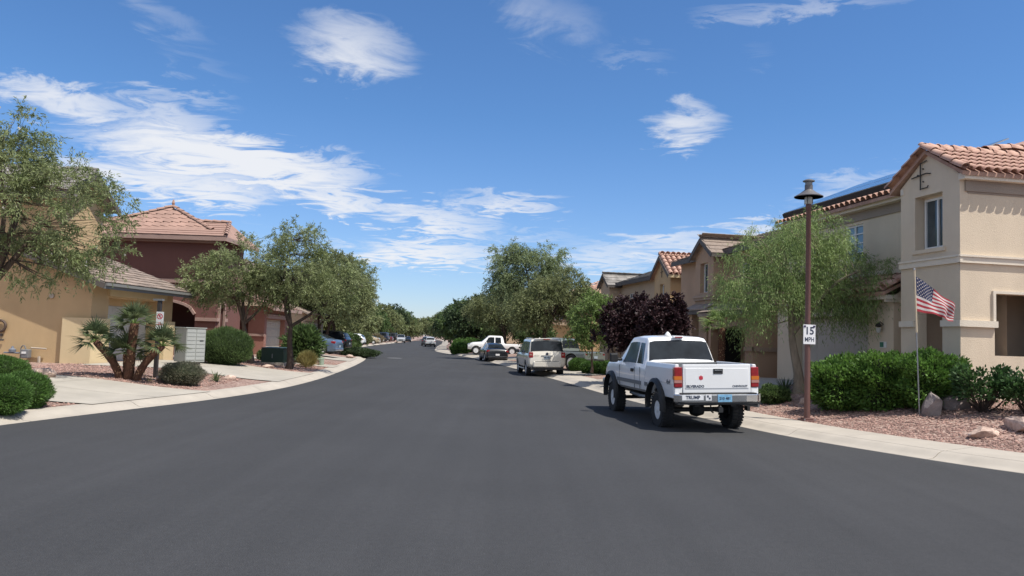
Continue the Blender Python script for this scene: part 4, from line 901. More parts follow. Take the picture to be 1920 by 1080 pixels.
# ------------------------------------------------------------ houses on the left
def house_yellow():
    root = thing('yellow_house', 'yellow stucco house with attached garage left behind the fan palm', 'house', (-15.4, 28, .45)); z0 = .1; ze = 3.62
    b = MB(); f1 = Facade((-27, 28), (-15.4, 28)); gab = lambda u: ze + .36 * (11.6 - u if u > 6.6 else u) if u > 1.6 else ze + .36 * u
    fwall(b, f1, z0, ze, (), .2, lambda u: ze + .36 * min(11.6 - u, u - 1.6) if u > 1.6 else ze, (1.6, 6.6))
    f2 = Facade((-15.4, 28), (-15.0, 33.8)); fwall(b, f2, z0, ze, [(1.05, 5.0, .42, 2.95)], .75); f3 = Facade((-15.0, 33.8), (-24, 34.2)); fwall(b, f3, z0, ze); b.build('wall', ST_YEL, root)
    f2.garage(root, 1.05, 5.0, .42, 2.66, .70, DOORW, 4)
    k = MB(); f2.box(k, .95, 5.15, 3.0, 3.24, -.02, .10); k.build('garage_header', ST_YELT, root)
    k = MB(); f2.box(k, 1.05, 5.0, 2.66, 2.97, -.76, -.68); k.build('door_lintel', ST_YEL, root)
    k = MB(); f1.box(k, 11.6 - .95, 11.6 + .14, .42, 2.12, -.02, .14); f2.box(k, .0, 1.0, .42, 2.12, -.02, .14); k.build('corner_wainscot', ST_YELT, root)
    k = MB(); f2.box(k, 5.02, 5.85, .42, 2.12, -.02, .14); k.build('corner_wainscot', ST_YELT, root)
    k = MB(); f1.box(k, 0, 10.6, .28, .40, -.02, .025); k.build('foundation_screed', FASC_L, root)
    zr = ze + 1.8; zo = ze - .2
    A, B = Vector((-14.7, 27.5, zo)), Vector((-14.3, 34.3, zo)); C, D_ = Vector((-20.1, 34.3, zr + .05)), Vector((-20.4, 27.5, zr + .05)); up = D_ - A
    slab(root, 'garage_roof', TILE_GRY, [A, B, C, D_], .10); tiles(root, A, B, up, up.length, TILE_BRN, 'flat', .33, .4, singles=False, lift=.03)
    slab(root, 'garage_roof', TILE_GRY, [D_, C, (-26.5, 34.3, zo), (-26.5, 27.5, zo)], .10)
    k = MB(); k.beam(A - Vector((0, 0, .12)), B - Vector((0, 0, .12)), .06, .2); k.build('fascia', GREYPL, root); k = MB(); k.beam(A - Vector((0, 0, .12)), D_ - Vector((0, 0, .12)), .06, .2); k.beam(Vector((-26.5, 27.5, zo - .12)), D_ - Vector((0, 0, .12)), .06, .2); k.build('rake_board', FASC, root)
    k = MB(); k.beam(A + Vector((.06, 0, -.06)), B + Vector((.06, 0, -.06)), .10, .10); k.build('gutter', mat('gutter_grey', (.2, .2, .19), .5), root)
    # upper storey with a gable toward the street
    b = MB(); q1 = Facade((-27, 28.15), (-16.85, 28.15)); fwall(b, q1, ze - .2, 6.95, [(6.6, 7.8, 5.5, 6.5)], .15); q2 = Facade((-16.85, 28.15), (-17.2, 31.7)); fwall(b, q2, ze, 6.95, (), .15, lambda u: 6.95 + .55 * min(u, 3.56 - u), (1.78,)); b.build('upper_wall', ST_YEL, root); q1.window(root, 6.6, 7.8, 5.5, 6.5, .12, 1)
    E1, E2, E3 = Vector((-16.3, 27.6, 6.75)), Vector((-16.6, 29.92, 7.98)), Vector((-16.8, 32.3, 6.75)); wv = Vector((-11, 0, 0))
    slab(root, 'roof', TILE_GRY, [E1, E2, E2 + wv, E1 + wv], .12); slab(root, 'roof', TILE_GRY, [E2, E3, E3 + wv, E2 + wv], .12); tiles(root, E1 + wv, E1, E2 - E1, (E2 - E1).length, TILE_GRY, 'flat', .33, .4, singles=False, lift=.03)
    ridge(root, E2 + wv, E2, TILE_GRY, .12, .4, singles=False)
    k = MB(); k.beam(E1 - Vector((0, 0, .16)), E2 - Vector((0, 0, .16)), .06, .26); k.beam(E2 - Vector((0, 0, .16)), E3 - Vector((0, 0, .16)), .06, .26); k.beam(E1 - Vector((0, 0, .16)), E1 + wv - Vector((0, 0, .16)), .06, .24); k.build('fascia', FASC, root)
    # small things fixed to the wall
    def W_(px, py): return atY(px, py, 28.0)
    p = W_(98, 555); k = MB(); k.lathe([(.0, 0), (.09, 0), (.09, -.06), (.0, -.06)], 10, p, 'y'); k.build('vent_cap', FASC_L, root)
    p = W_(118, 651); k = MB(); k.lathe([(.0, 0), (.06, 0), (.06, -.06), (.0, -.06)], 8, p, 'y'); k.build('hose_bib', FASC_L, root)
    p = W_(3, 611); k = MB(); pts = [p + Vector((.2 * math.cos(t), -.08, .2 * math.sin(t))) for t in np.linspace(0, 6.28, 20)]; k.tube(pts, .05, 6, cap=False); k.build('hose_reel', mat('hose_brown', (.09, .06, .045), .7), root)
    p = W_(3, 628); k = MB(); k.lathe([(.0, 0), (.05, 0), (.05, -.05), (.0, -.05)], 8, p, 'y'); k.build('wall_tap', FASC, root); p = W_(0, 637); k = MB(); k.beam(p + Vector((-.6, -.08, 0)), p + Vector((.18, -.08, 0)), .06, .06); k.build('wall_rail', FASC, root)
    # gas meter set
    gm = MB(); p = W_(56, 664); gm.box(p.x - .13, p.x + .13, p.y - .32, p.y - .10, p.z - .14, p.z + .18); m_ = gm.build('gas_meter', GREYPL, root, bevel=.03)
    gm = MB(); gm.box(p.x - .10, p.x + .06, p.y - .335, p.y - .32, p.z + .02, p.z + .10); gm.build('meter_dial', WHITE, m_)
    k = MB(); a = W_(43, 688) + Vector((0, -.2, 0)); k.tube([a, a + Vector((0, 0, .68)), a + Vector((.05, 0, .78)), a + Vector((.13, 0, .78)), a + Vector((.18, 0, .68)), a + Vector((.18, 0, .58))], .022, 6); k.build('gas_pipe', GREYPL, root)
    q = W_(30, 655) + Vector((0, -.2, 0)); k = MB(); k.lathe([(.03, -.10), (.11, -.09), (.12, 0), (.05, .05), (.03, .12), (0, .12)], 10, q, 'z'); k.tube([q + Vector((-.3, 0, -.12)), q + Vector((.26, 0, -.12))], .03, 6); k.build('gas_regulator', mat('meter_blue_grey', (.16, .18, .22), .5), root)
    a, c = W_(62, 652) + Vector((0, -.12, 0)), W_(91, 654) + Vector((0, -.12, 0)); k = MB(); k.tube([a, (a + c) / 2 + Vector((0, 0, .0)), c], .03, 6); k.tube([W_(77, 668) + Vector((0, -.12, 0)), W_(77, 686) + Vector((0, -.12, -.1))], .05, 6); k.build('utility_pipe', FASC_L, root)
house_yellow()
def house_maroon():
    root = thing('maroon_house', 'dark maroon two storey house with pink hip roof and arched porch', 'house', (-16, 40, .45)); z0 = .1; ze = 6.75
    b = MB(); f1 = Facade((-25, 40), (-15.45, 40)); X = lambda x: x + 25
    fwall(b, f1, z0, ze, [(X(-21), X(-16.55), 1.62, 3.35, .75)], .3)
    f2 = Facade((-15.45, 40), (-15.6, 44)); fwall(b, f2, z0, ze, [(.35, 1.15, .5, 3.3, .4)], .3); fwall(b, Facade((-15.6, 44), (-25, 44)), z0, ze); b.build('wall', ST_MAR, root)
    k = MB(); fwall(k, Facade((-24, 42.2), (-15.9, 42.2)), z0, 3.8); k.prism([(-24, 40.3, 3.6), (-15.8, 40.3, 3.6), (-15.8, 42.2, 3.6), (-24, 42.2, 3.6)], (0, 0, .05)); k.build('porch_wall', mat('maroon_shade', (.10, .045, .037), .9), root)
    # arch trim
    k = MB(); cx, hw, zt, rise = -18.775, 2.225, 3.35, .75; pr = None
    for i in range(17):
        t = -1 + 2 * i / 16; p = Vector((cx + hw * t, 39.94, zt - rise + rise * math.sqrt(max(0, 1 - t * t))))
        if pr: k.beam(pr, p, .12, .13)
        pr = p
    k.build('arch_trim', ST_MART, root)
    k = MB(); f1.box(k, X(-16.5), X(-15.34), 2.26, 2.44, -.02, .10); f2.box(k, -.1, .34, 2.26, 2.44, -.02, .10); k.build('lower_band', ST_MART, root); k = MB(); f2.box(k, 1.16, 1.6, 2.26, 2.44, -.02, .10); k.build('lower_band', ST_MART, root)
    k = MB(); f1.box(k, X(-22), X(-15.4), 4.22, 4.42, -.02, .08); k.build('belt_course', ST_MART, root)
    k = MB(); pr = None
    for i in range(11):
        t = -1 + 2 * i / 10; p = f2.P(.75 + .42 * t, 2.9 + .42 * math.sqrt(max(0, 1 - t * t)), .04)
        if pr: k.beam(pr, p, .10, .12)
        pr = p
    for u in (.33, 1.17): k.beam(f2.P(u, .5, .04), f2.P(u, 2.9, .041), .10, .12)
    k.build('door_arch_trim', ST_MART, root)
    z = ze - .08; X0, X1, Y0, Y1 = -25.5, -14.95, 39.4, 44.6; pk = Vector((-18.95, 42, 8.5)); P2 = Vector((-15.75, 42.0, 7.72)); P1 = Vector((-17.6, 42.0, 7.74)); c1, c4 = Vector((-16.1, 40.5, z + .42)), Vector((-16.1, 43.6, z + .42))
    slab(root, 'roof', TILE_PNK, [(X0, Y0, z), (X1, Y0, z), P2, P1 + Vector((-4, 0, 0))], .1); slab(root, 'roof', TILE_PNK, [(X0, Y1, z), (X1, Y1, z), P2, P1 + Vector((-4, 0, 0))], .1); slab(root, 'roof', TILE_PNK, [P2, (X1, Y0, z), (X1, Y1, z)], .1)
    slab(root, 'roof', TILE_PNK, [(X0 + 2.4, 39.9, z + .15), c1, pk], .1); slab(root, 'roof', TILE_PNK, [c1, c4, pk], .1); slab(root, 'roof', TILE_PNK, [c4, (X0 + 2.4, 44, z + .15), pk], .1); slab(root, 'roof', TILE_PNK, [(X0, Y1, z), (X0, Y0, z), pk], .1)
    e0, e1 = Vector((X0, Y0, z)), Vector((X1, Y0, z)); up = Vector((0, 2.6, P2.z - z)); L = up.length
    tiles(root, e0, e1, up, L, TILE_PNK, 'flat', .5, .42, inside=lambda u, v: 4.6 < u < (X1 - X0) - .3 * v, singles=True, lift=.03, name='roof_tile')
    a0, a1 = Vector((X0 + 2.4, 39.9, z + .17)), c1; upp = pk - (a0 + a1) / 2; w = (a1 - a0).length; L2 = upp.length
    tiles(root, a0, a1, upp, L2, TILE_PNK, 'flat', .45, .42, inside=lambda u, v: w / 2 * v / L2 < u < w - w / 2 * v / L2, singles=False, lift=.04)
    ridge(root, e1 + Vector((0, 0, .06)), P2 + Vector((0, 0, .06)), TILE_PNK, .11, .4, singles=True)
    for a, c in ((a1 + Vector((0, 0, .03)), pk + Vector((0, 0, .06))), (a0 - Vector((0, 0, .02)), pk + Vector((0, 0, .06))), (P1 + Vector((0, 0, .04)), P2 + Vector((0, 0, .04)))): ridge(root, a, c, TILE_PNK, .12, .4, singles=True)
    k = MB(); k.lathe([(.10, 0), (.06, .15), (.09, .25), (.03, .45), (0, .48)], 8, pk); k.build('roof_finial', TILE_RED, root)
    k = MB(); k.beam(e0 + Vector((0, 0, -.12)), e1 + Vector((0, 0, -.12)), .06, .22); k.beam(e1 + Vector((0, .03, -.12)), Vector((X1, Y1, z - .12)), .06, .22); k.build('fascia', ST_MART, root); k = MB(); f1.box(k, X(-22), X(-15.4), 6.35, 6.56, -.02, .3); k.build('soffit', ST_MART, root)
    # garage wing further back
    b = MB(); g1 = Facade((-17.2, 45), (-14.5, 45)); fwall(b, g1, z0, 3.3, [(.5, 1.75, .45, 2.45)], .5); g2 = Facade((-14.5, 45), (-14.8, 51)); fwall(b, g2, z0, 3.3, [(.5, 4.9, .45, 2.55)], .35); fwall(b, Facade((-14.8, 51), (-18, 51)), z0, 3.3); b.build('garage_wall', ST_SAL, root)
    k = MB(); g1.box(k, .5, 1.75, .45, 2.45, -.55, -.5); k.build('side_door', ST_MAR, root); g2.garage(root, .5, 4.9, .45, 2.55, .3, DOORC)
    k = MB(); g1.box(k, .3, 1.95, 2.45, 2.72, -.02, .1); g1.box(k, 1.78, 2.78, 1.52, 1.66, -.02, .08); g2.box(k, .35, 5.1, 2.6, 2.85, -.02, .1); k.build('garage_trim', ST_MART, root)
    slab(root, 'garage_roof', TILE_PNK, [(-13.9, 44.5, 3.25), (-14.2, 51.6, 3.25), (-18, 51.6, 4.6), (-17.8, 44.5, 4.6)], .12); tiles(root, (-13.9, 44.5, 3.27), (-14.2, 51.6, 3.27), (-3.9, 0, 1.35), 4.1, TILE_PNK, 'flat', .34, .4, singles=False)
    k = MB(); k.beam((-13.86, 44.5, 3.16), (-14.16, 51.6, 3.16), .06, .2); k.build('garage_fascia', ST_MART, root)
house_maroon()
hip_house('tan_house', 'cream garage house half hidden behind the left street trees', -27, -17.2, 54.5, 63, .25, 6.0, 7.6, ST_TAN, TILE_BRN, 1)
hip_house('far_house', 'far beige house behind the second group of left street trees', -34, -24, 70, 79, .25, 6.0, 7.6, ST_YL2, TILE_PNK, 1)
hip_house('far_house', 'far brown house behind the parked dark cars on the left', -38, -29, 86, 95, .25, 6.0, 7.6, ST_BRN, TILE_BRN, 1)
hip_house('far_house', 'farthest pale house on the left side of the street', -43, -34, 106, 115, .25, 6.0, 7.6, ST_TAN, TILE_PNK, 1)

# ------------------------------------------------------------ vehicles (x forward, y left, z up, origin between the axles on the ground)
class Shell:
    # stations: (x, z_bottom, z_belt, z_top, half width, half width at the roof)
    def __init__(s, st, step=.06, sm=1):
        st = np.array(st, float); x0, x1 = st[0, 0], st[-1, 0]; n = int((x1 - x0) / step); s.x = np.linspace(x0, x1, n + 1)
        cs = [np.interp(s.x, st[:, 0], st[:, i]) for i in range(1, 6)]
        for _ in range(sm): cs = [np.concatenate([[c[0]], (c[:-2] + 2 * c[1:-1] + c[2:]) / 4, [c[-1]]]) for c in cs]
        s.c = cs
    def sec(s, x):
        z0, b, t, w, wt = [float(np.interp(x, s.x, c)) for c in s.c]; h = max(t - b, 0)
        return [(0, z0), (w - .12, z0), (w - .035, z0 + .07), (w, z0 + .3 * (b - z0)), (w - .002, z0 + .68 * (b - z0)), (w - .03, b - .04), (w - .055, b),
                (wt + .02, b + max(.15 * h, h - .10)), (wt - .02, b + max(.5 * h, h - .04)), (wt - .14, b + max(.75 * h, h - .01)), (0, t + .015)]
    def mesh(s):
        m_ = MB(); k = 20; V = []
        for x in s.x:
            p = s.sec(x); V += [(x, y, z) for y, z in p] + [(x, -y, z) for y, z in p[1:-1][::-1]]
        n = len(s.x); F_ = [(i * k + j, i * k + (j + 1) % k, (i + 1) * k + (j + 1) % k, (i + 1) * k + j) for i in range(n - 1) for j in range(k)]
        F_.append(tuple(range(k))[::-1]); F_.append(tuple((n - 1) * k + j for j in range(k))); m_.add(V, F_); return m_
    def side_patch(s, mb, sg, x0b, x1b, x0t, x1t, v0=.10, v1=.93, off=.008, seg=(6, 7), n=8, m=3):
        V = []
        for i in range(n + 1):
            for j in range(m + 1):
                v = v0 + (v1 - v0) * j / m; u = i / n; x = (x0b + (x1b - x0b) * u) * (1 - v) + (x0t + (x1t - x0t) * u) * v; p = s.sec(x); a, b = p[seg[0]], p[seg[1]]
                V.append((x, sg * (a[0] + (b[0] - a[0]) * v + off), a[1] + (b[1] - a[1]) * v + off * .2))
        mb.add(V, [(i * (m + 1) + j, (i + 1) * (m + 1) + j, (i + 1) * (m + 1) + j + 1, i * (m + 1) + j + 1) for i in range(n) for j in range(m)])
    def top_patch(s, mb, xa, xb, off=.008, wf=1.0, n=6, dirn=1):
        V = []
        for i in range(n + 1):
            x = xa + (xb - xa) * i / n; p = s.sec(x); t = p[10][1]
            for y, z in ((-(p[8][0]) * wf, p[8][1]), (-p[9][0] * wf, p[9][1]), (0, t), (p[9][0] * wf, p[9][1]), (p[8][0] * wf, p[8][1])): V.append((x + off * dirn, y, z + off))
        mb.add(V, [(i * 5 + j, (i + 1) * 5 + j, (i + 1) * 5 + j + 1, i * 5 + j + 1) for i in range(n) for j in range(4)])
def wheel(root, x, y, r, w, rimr, spokes=5, rimm=None, out=1, tread=False, dark=False):
    m_ = MB(); h = w / 2; m_.lathe([(rimr, -h * .9), (r - .05, -h), (r - .012, -h * .8), (r, -h * .5), (r, h * .5), (r - .012, h * .8), (r - .05, h), (rimr, h * .9), (rimr, -h * .9)], 28, (x, y, r), 'y')
    t = m_.build('wheel', RUBBER, root, local=True, smooth=True)
    if tread:
        tr = MB()
        for i in range(34):
            a = 2 * math.pi * i / 34
            for q in (-1, 1): c = Vector((x + math.cos(a) * (r - .006), y + q * h * .55, r + math.sin(a) * (r - .006))); d = Vector((-math.sin(a), 0, math.cos(a))); n_ = Vector((math.cos(a), 0, math.sin(a))); tr.obox(c - d * .022 - Vector((0, h * .4, 0)) - n_ * .01, d * .044, Vector((0, h * .8, 0)), n_ * .026)
        tr.build('tread', RUBBER, t, local=True, kind='stuff')
    m_ = MB(); yo = y + out * (h * .9 - .015); yi = y + out * (h * .2)
    s_ = out; m_.lathe([(rimr + .004, yo - y), (rimr - .025, yo - y + s_ * .004), (rimr - .04, yi - y), (0, yi - y)], 24, (x, y, r), 'y')
    for i in range(spokes):
        a = 2 * math.pi * i / spokes + .3; d = Vector((math.cos(a), 0, math.sin(a))); q = Vector((-math.sin(a), 0, math.cos(a))); c = Vector((x, yi, r)); wd = rimr * .34 * 5 / spokes
        m_.obox(c - q * wd / 2 - Vector((0, 0 if out > 0 else (h * .52), 0)), d * (rimr - .015), q * wd, Vector((0, h * .52, 0)))
    m_.lathe([(.0, (yi - y) + out * h * .75), (.055, (yi - y) + out * h * .72), (.07, (yi - y))], 12, (x, y, r), 'y'); m_.build('rim', rimm or RIM, t, local=True, smooth=False)
    return t
def plate(root, x, y, z, m1, txt, tm, w=.30, h=.15, ex=Vector((-1, 0, 0))):
    k = MB(); k.box(x - .012, x, y - w / 2, y + w / 2, z - h / 2, z + h / 2); p = k.build('licence_plate', m1, root, local=True, bevel=.004)
    put_text('plate_number', txt, h * .52, tm, p, (x - .014, y, z - .004), (0, -1, 0), (0, 0, 1), .002, .95); return p
def place(root, rl, heading, tilt=0.0, wb=3.65, tr=1.7):      # rl: ground point under the rear left wheel
    h = Vector((math.cos(heading), math.sin(heading), 0)); l = Vector((-h.y, h.x, 0)); c = rl - l * tr / 2 + h * wb / 2; z0 = rl.z - .5 * tr * math.tan(abs(tilt)) if tilt else rl.z
    root.location = (c.x, c.y, z0); root.rotation_euler = Euler((tilt, 0, heading), 'XYZ')
PBLUE = mat('plate_blue', (.20, .42, .62), .4, var=.25, scale=12); PGREY = mat('plate_grey', (.30, .36, .42), .4); INK = mat('dark_ink', (.03, .04, .07), .5); REDST = mat('red_sticker', (.5, .03, .05), .5); WST = mat('white_sticker', (.75, .75, .76), .5)

def white_pickup():
    root = thing('pickup_truck', 'white lifted extended cab pickup truck with black fender flares parked beside the lamp post', 'pickup truck'); wb = 3.65; xr_, xf = -wb / 2, wb / 2; r = .425; zb = .66
    hw = .97; cab = Shell([(-.98, zb, 1.30, 1.32, hw, hw - .09), (-.94, zb, 1.30, 1.36, hw, hw - .10), (-.90, zb, 1.30, 1.42, hw, hw - .12), (-.66, zb, 1.30, 1.94, hw, .75), (-.56, zb, 1.30, 2.01, hw, .745), (.1, zb, 1.30, 2.04, hw, .745), (.55, zb, 1.30, 2.02, hw, .745), (.68, zb, 1.30, 1.98, hw, .745),
                 (1.40, zb, 1.31, 1.42, hw, hw - .10), (1.55, zb, 1.31, 1.40, hw, hw - .08), (2.35, zb, 1.28, 1.35, hw - .01, hw - .09), (2.62, zb, 1.20, 1.24, hw - .05, hw - .15), (2.72, zb + .02, 1.08, 1.10, hw - .10, hw - .2)], .05, 1)
    me = cab.mesh().mesh('body', True); c = MB(); c.lathe([(r + .075, -.6), (r + .075, 2.4)], 36, (xf, -1.0 + .1 - .2, r + .01), 'y'); c2 = MB()
    for q in (-1, 1): c2.lathe([(r + .085, -.2), (r + .085, .2)], 36, (xf, q * .92, r + .05), 'y')
    me = boolean_cut(me, c2.mesh('cut')); me.polygons.foreach_set('use_smooth', [True] * len(me.polygons)); me.set_sharp_from_angle(angle=R(32)); me.materials.clear(); body = link('body', me, P_WHITE, root)
    # bed
    bx0, bx1, zt = -2.93, -1.005, 1.42
    prof = [(hw - .02, zb + .02), (hw, zb + .2), (hw + .005, 1.0), (hw - .02, 1.32), (hw - .05, zt), (hw - .13, zt), (hw - .13, .80)]
    for q in (-1, 1):
        b = MB(); pts = [Vector((bx0, q * y, z)) for y, z in prof] + [Vector((bx0, q * (hw - .13), zb + .02))]; b.prism(pts, (bx1 - bx0, 0, 0))
        c2 = MB(); c2.lathe([(r + .095, -.2), (r + .095, .2)], 36, (xr_, q * .92, r + .05), 'y')
        me = boolean_cut(b.mesh('bed', False), c2.mesh('cut')); me.materials.clear(); bed = link('bed_side', me, P_WHITE, root); bv = bed.modifiers.new('b', 'BEVEL'); bv.width = .018; bv.segments = 2; bv.angle_limit = R(50)
    b = MB(); b.box(bx0 + .05, bx1, -hw + .14, hw - .14, .82, .86); b.box(bx1 - .05, bx1, -hw + .135, hw - .135, .86, zt - .02); b.build('bed_floor', GREYPL, root, local=True)
    # tailgate, pressed panel
    tw = .775; t = MB(); t.box(-2.985, -2.925, -tw, tw, .80, zt - .002); tg = t.build('tailgate', P_WHITE, root, local=True, bevel=.015)
    t = MB(); t.box(-2.994, -2.985, -tw + .05, tw - .05, .90, 1.335); t.build('tailgate_panel', P_WHITE, tg, local=True, bevel=.006)
    k = MB(); k.box(-3.004, -2.994, -.13, .09, 1.215, 1.325); h_ = k.build('tailgate_handle', BLACK, tg, local=True, bevel=.02); k = MB(); k.box(-3.016, -3.004, -.10, .06, 1.285, 1.305); k.build('handle_grip', CHROME, h_, local=True)
    put_text('silverado_lettering', 'SILVERADO', .075, INK, tg, (-2.996, .50, .945), (0, -1, 0), (0, 0, 1), .0025, 1.05); k = MB(); k.box(-2.996, -2.994, .30, .70, .962, .978)
    put_text('chevrolet_lettering', 'CHEVROLET', .06, INK, tg, (-2.996, -.52, .945), (0, -1, 0), (0, 0, 1), .0015, 1.05)
    k = MB(); star = []
    for i in range(12): a = math.pi * i / 6; rr = .055 if i % 2 else .042; star.append((-2.9955, .37 + rr * math.cos(a), 1.13 + rr * math.sin(a)))
    k.prism(star, (-.002, 0, 0)); k.build('red_sticker', REDST, tg, local=True)
    k = MB(); k.box(-2.972, -2.93, -tw, tw, .735, .775); k.build('tailgate_gap', BLACK, root, local=True)
    for q in (-1, 1):
        c_ = MB(); c_.box(-2.97, -2.90, q * .785, q * (hw - .012), .66, .915) if q > 0 else c_.box(-2.97, -2.90, q * (hw - .012), q * .785, .66, .915); c_.build('corner_panel', P_WHITE, root, local=True, bevel=.015)
        y0, y1 = (.785, hw - .005) if q > 0 else (-hw + .005, -.785); k = MB(); k.box(-2.985, -2.86, y0, y1, .92, 1.36); tl = k.build('tail_light', RED, root, local=True, bevel=.02)
        a0, a1 = (y0 + .008, y1 + .003) if q > 0 else (y0 - .003, y1 - .008)
        for z0_, z1_, m_, nm in ((1.085, 1.165, AMBER, 'turn_lens'), (1.02, 1.08, CLEAR, 'reverse_lens')): k = MB(); k.box(-2.991, -2.875, a0, a1, z0_, z1_); k.build(nm, m_, tl, local=True)
    # bumper
    k = MB(); yb = .99; k.prism([(-2.96, -yb, .60), (-3.11, -yb + .1, .60), (-3.15, -.6, .60), (-3.15, .6, .60), (-3.11, yb - .1, .60), (-2.96, yb, .60)], (0, 0, .19)); bp = k.build('rear_bumper', CHROME, root, local=True, bevel=.03)
    k = MB(); k.box(-3.12, -2.95, -.85, .85, .79, .81); k.box(-3.125, -2.95, -.93, .93, .565, .60); k.build('bumper_step', BLACK, bp, local=True)
    k = MB(); k.prism([(-2.955, -yb - .004, .615), (-3.115, -yb + .096, .615), (-3.156, -.70, .63), (-3.156, -.62, .78), (-3.12, -yb + .096, .785), (-2.955, -yb - .004, .785)][::1], (0.002, 0, 0)) if False else k.obox((-3.114, -yb + .086, .62), (.15, -.096, 0), (0, -.004, 0), (0, 0, .165)); k.build('bumper_end', P_CREAM, bp, local=True)
    k = MB(); k.box(-3.156, -3.151, .38, .86, .665, .775); stk = k.build('bumper_sticker', WST, bp, local=True); put_text('sticker_word', 'TRUMP', .10, INK, stk, (-3.158, .62, .72), (0, -1, 0), (0, 0, 1), .003, 1.0)
    k = MB(); k.box(-3.156, -3.151, .20, .33, .655, .785); st2 = k.build('bumper_sticker', WST, bp, local=True); k = MB(); k.box(-3.158, -3.156, .225, .265, .68, .72); k.box(-3.158, -3.156, .265, .305, .72, .765); k.build('sticker_mark', INK, st2, local=True)
    plate(bp, -3.153, -.10, .70, PBLUE, '210 481', INK, .32, .16); k = MB(); k.box(-3.157, -3.151, -.27, .07, .775, .785); k.build('plate_frame', STEEL, bp, local=True)
    k = MB(); k.box(-3.17, -2.9, -.05, .05, .40, .50); k.lathe([(.0, .46), (.03, .46), (.03, .52), (0, .55)], 8, (-3.14, 0, 0)); k.tube([(-3.0, .16, .55), (-3.02, .16, .42), (-3.0, .10, .38)], .018, 5); k.build('tow_hitch', BLACK, root, local=True)
    # under side: frame, axle, spare, exhaust
    k = MB(); k.box(-2.9, 2.3, .35, .47, .50, .66); k.box(-2.9, 2.3, -.47, -.35, .50, .66); k.box(-2.9, 2.5, -.78, .78, .64, .72); k.build('frame_rails', BLACK, root, local=True)
    k = MB(); k.tube([(xr_, -.75, r), (xr_, .75, r)], .055, 8); k.lathe([(.0, -.19), (.13, -.14), (.17, 0), (.13, .14), (0, .19)], 12, (xr_, 0, r), 'y'); k.build('rear_axle', BLACK, root, local=True); k = MB(); k.tube([(xf, -.75, r), (xf, .75, r)], .05, 8); k.box(xf - .3, xf + .3, -.3, .3, .4, .6); k.build('front_axle', BLACK, root, local=True)
    k = MB(); k.lathe([(.18, -.12), (.37, -.1), (.39, 0), (.37, .1), (.18, .12), (.18, -.12)], 24, (-2.48, .12, .62)); k.build('spare_tyre', RUBBER, root, local=True, smooth=True)
    k = MB(); k.tube([(-1.2, -.55, .55), (-2.2, -.66, .58), (-2.75, -.72, .54), (-3.0, -.95, .52)], .04, 8); k.build('exhaust_pipe', STEEL, root, local=True); k = MB(); k.tube([(1.2, .62, .52), (.2, .66, .5), (-.7, .62, .52)], .05, 6); k.build('side_step', STEEL, root, local=True)
    for x in (xr_, xf):
        for q in (-1, 1): wheel(root, x, q * .83, r, .28, .215, 6, None, q, tread=True)
    # flares
    for x in (xr_, xf):
        for q in (-1, 1):
            k = MB(); V = []; n = 18
            for i in range(n + 1):
                a = math.pi * (-.07 + 1.14 * i / n)
                for rr, yy in ((r + .17, .965), (r + .165, 1.03), (r + .085, 1.075), (r + .08, .93)): V.append((x + math.cos(a) * rr, q * yy, r + .05 + math.sin(a) * rr))
            k.add(V, [(i * 4 + j, (i + 1) * 4 + j, (i + 1) * 4 + (j + 1) % 4, i * 4 + (j + 1) % 4) for i in range(n) for j in range(4)]); k.build('fender_flare', BLACK, root, local=True, smooth=True)
    # glass
    k = MB(); cab.top_patch(k, -.885, -.665, .010, .99, dirn=-1); k.build('rear_window', CGLASS, root, local=True, smooth='all'); k = MB(); cab.top_patch(k, .72, 1.36, .010, .96); k.build('windshield', CGLASS, root, local=True, smooth='all')
    for q in (-1, 1):
        k = MB(); cab.side_patch(k, q, -.70, -.24, -.52, -.24, .08, .9); k.build('rear_side_window', CGLASS, root, local=True, smooth='all'); k = MB(); cab.side_patch(k, q, -.14, 1.0, -.14, .58, .08, .9); k.build('door_window', CGLASSL, root, local=True, smooth='all')
        k = MB()
        for x in (-.19, 1.1, -.62): 
            for z0_, z1_ in ((zb + .08, 1.0), (1.0, 1.26)): k.box(x - .006, x + .006, q * (hw - .01), q * (hw + .004), z0_, z1_)
        k.build('door_seam', GREYPL, root, local=True, kind='stuff')
        k = MB(); k.box(-.72, 1.28, min(q * hw, q * (hw + .02)), max(q * hw, q * (hw + .02)), .84, .93); k.box(-1.22, -1.02, min(q * hw, q * (hw + .02)), max(q * hw, q * (hw + .02)), .84, .93); k.build('side_moulding', GREYPL, root, local=True)
        k = MB(); k.box(-.10, .06, min(q * (hw - .02), q * (hw + .03)), max(q * (hw - .02), q * (hw + .03)), 1.13, 1.21); k.build('door_handle', BLACK, root, local=True, bevel=.012)
        k = MB(); k.box(1.0, 1.12, min(q * 1.03, q * 1.24), max(q * 1.03, q * 1.24), 1.33, 1.56); k.box(1.02, 1.10, min(q * .9, q * 1.05), max(q * .9, q * 1.05), 1.36, 1.44); k.build('side_mirror', BLACK, root, local=True, bevel=.03)
        put_text('badge', '4x4', .15, GREYPL, bed, (-2.63, q * (hw + .006), 1.02), (q * -1 if q > 0 else 1, 0, 0), (0, 0, 1), .004, 1.1)
    k = MB(); k.box(-.72, -.62, -.14, .14, 1.975, 2.03); l_ = k.build('brake_light_housing', P_WHITE, root, local=True, bevel=.015); k = MB(); k.box(-.728, -.715, -.09, .09, 1.985, 2.015); k.build('high_brake_light', RED, l_, local=True)
    k = MB(); k.lathe([(.08, 2.03), (.07, 2.07), (.04, 2.11), (.012, 2.135), (0, 2.14)], 12, (-.45, .18, 0)); k.build('roof_beacon', WHITE, root, local=True, smooth=True)
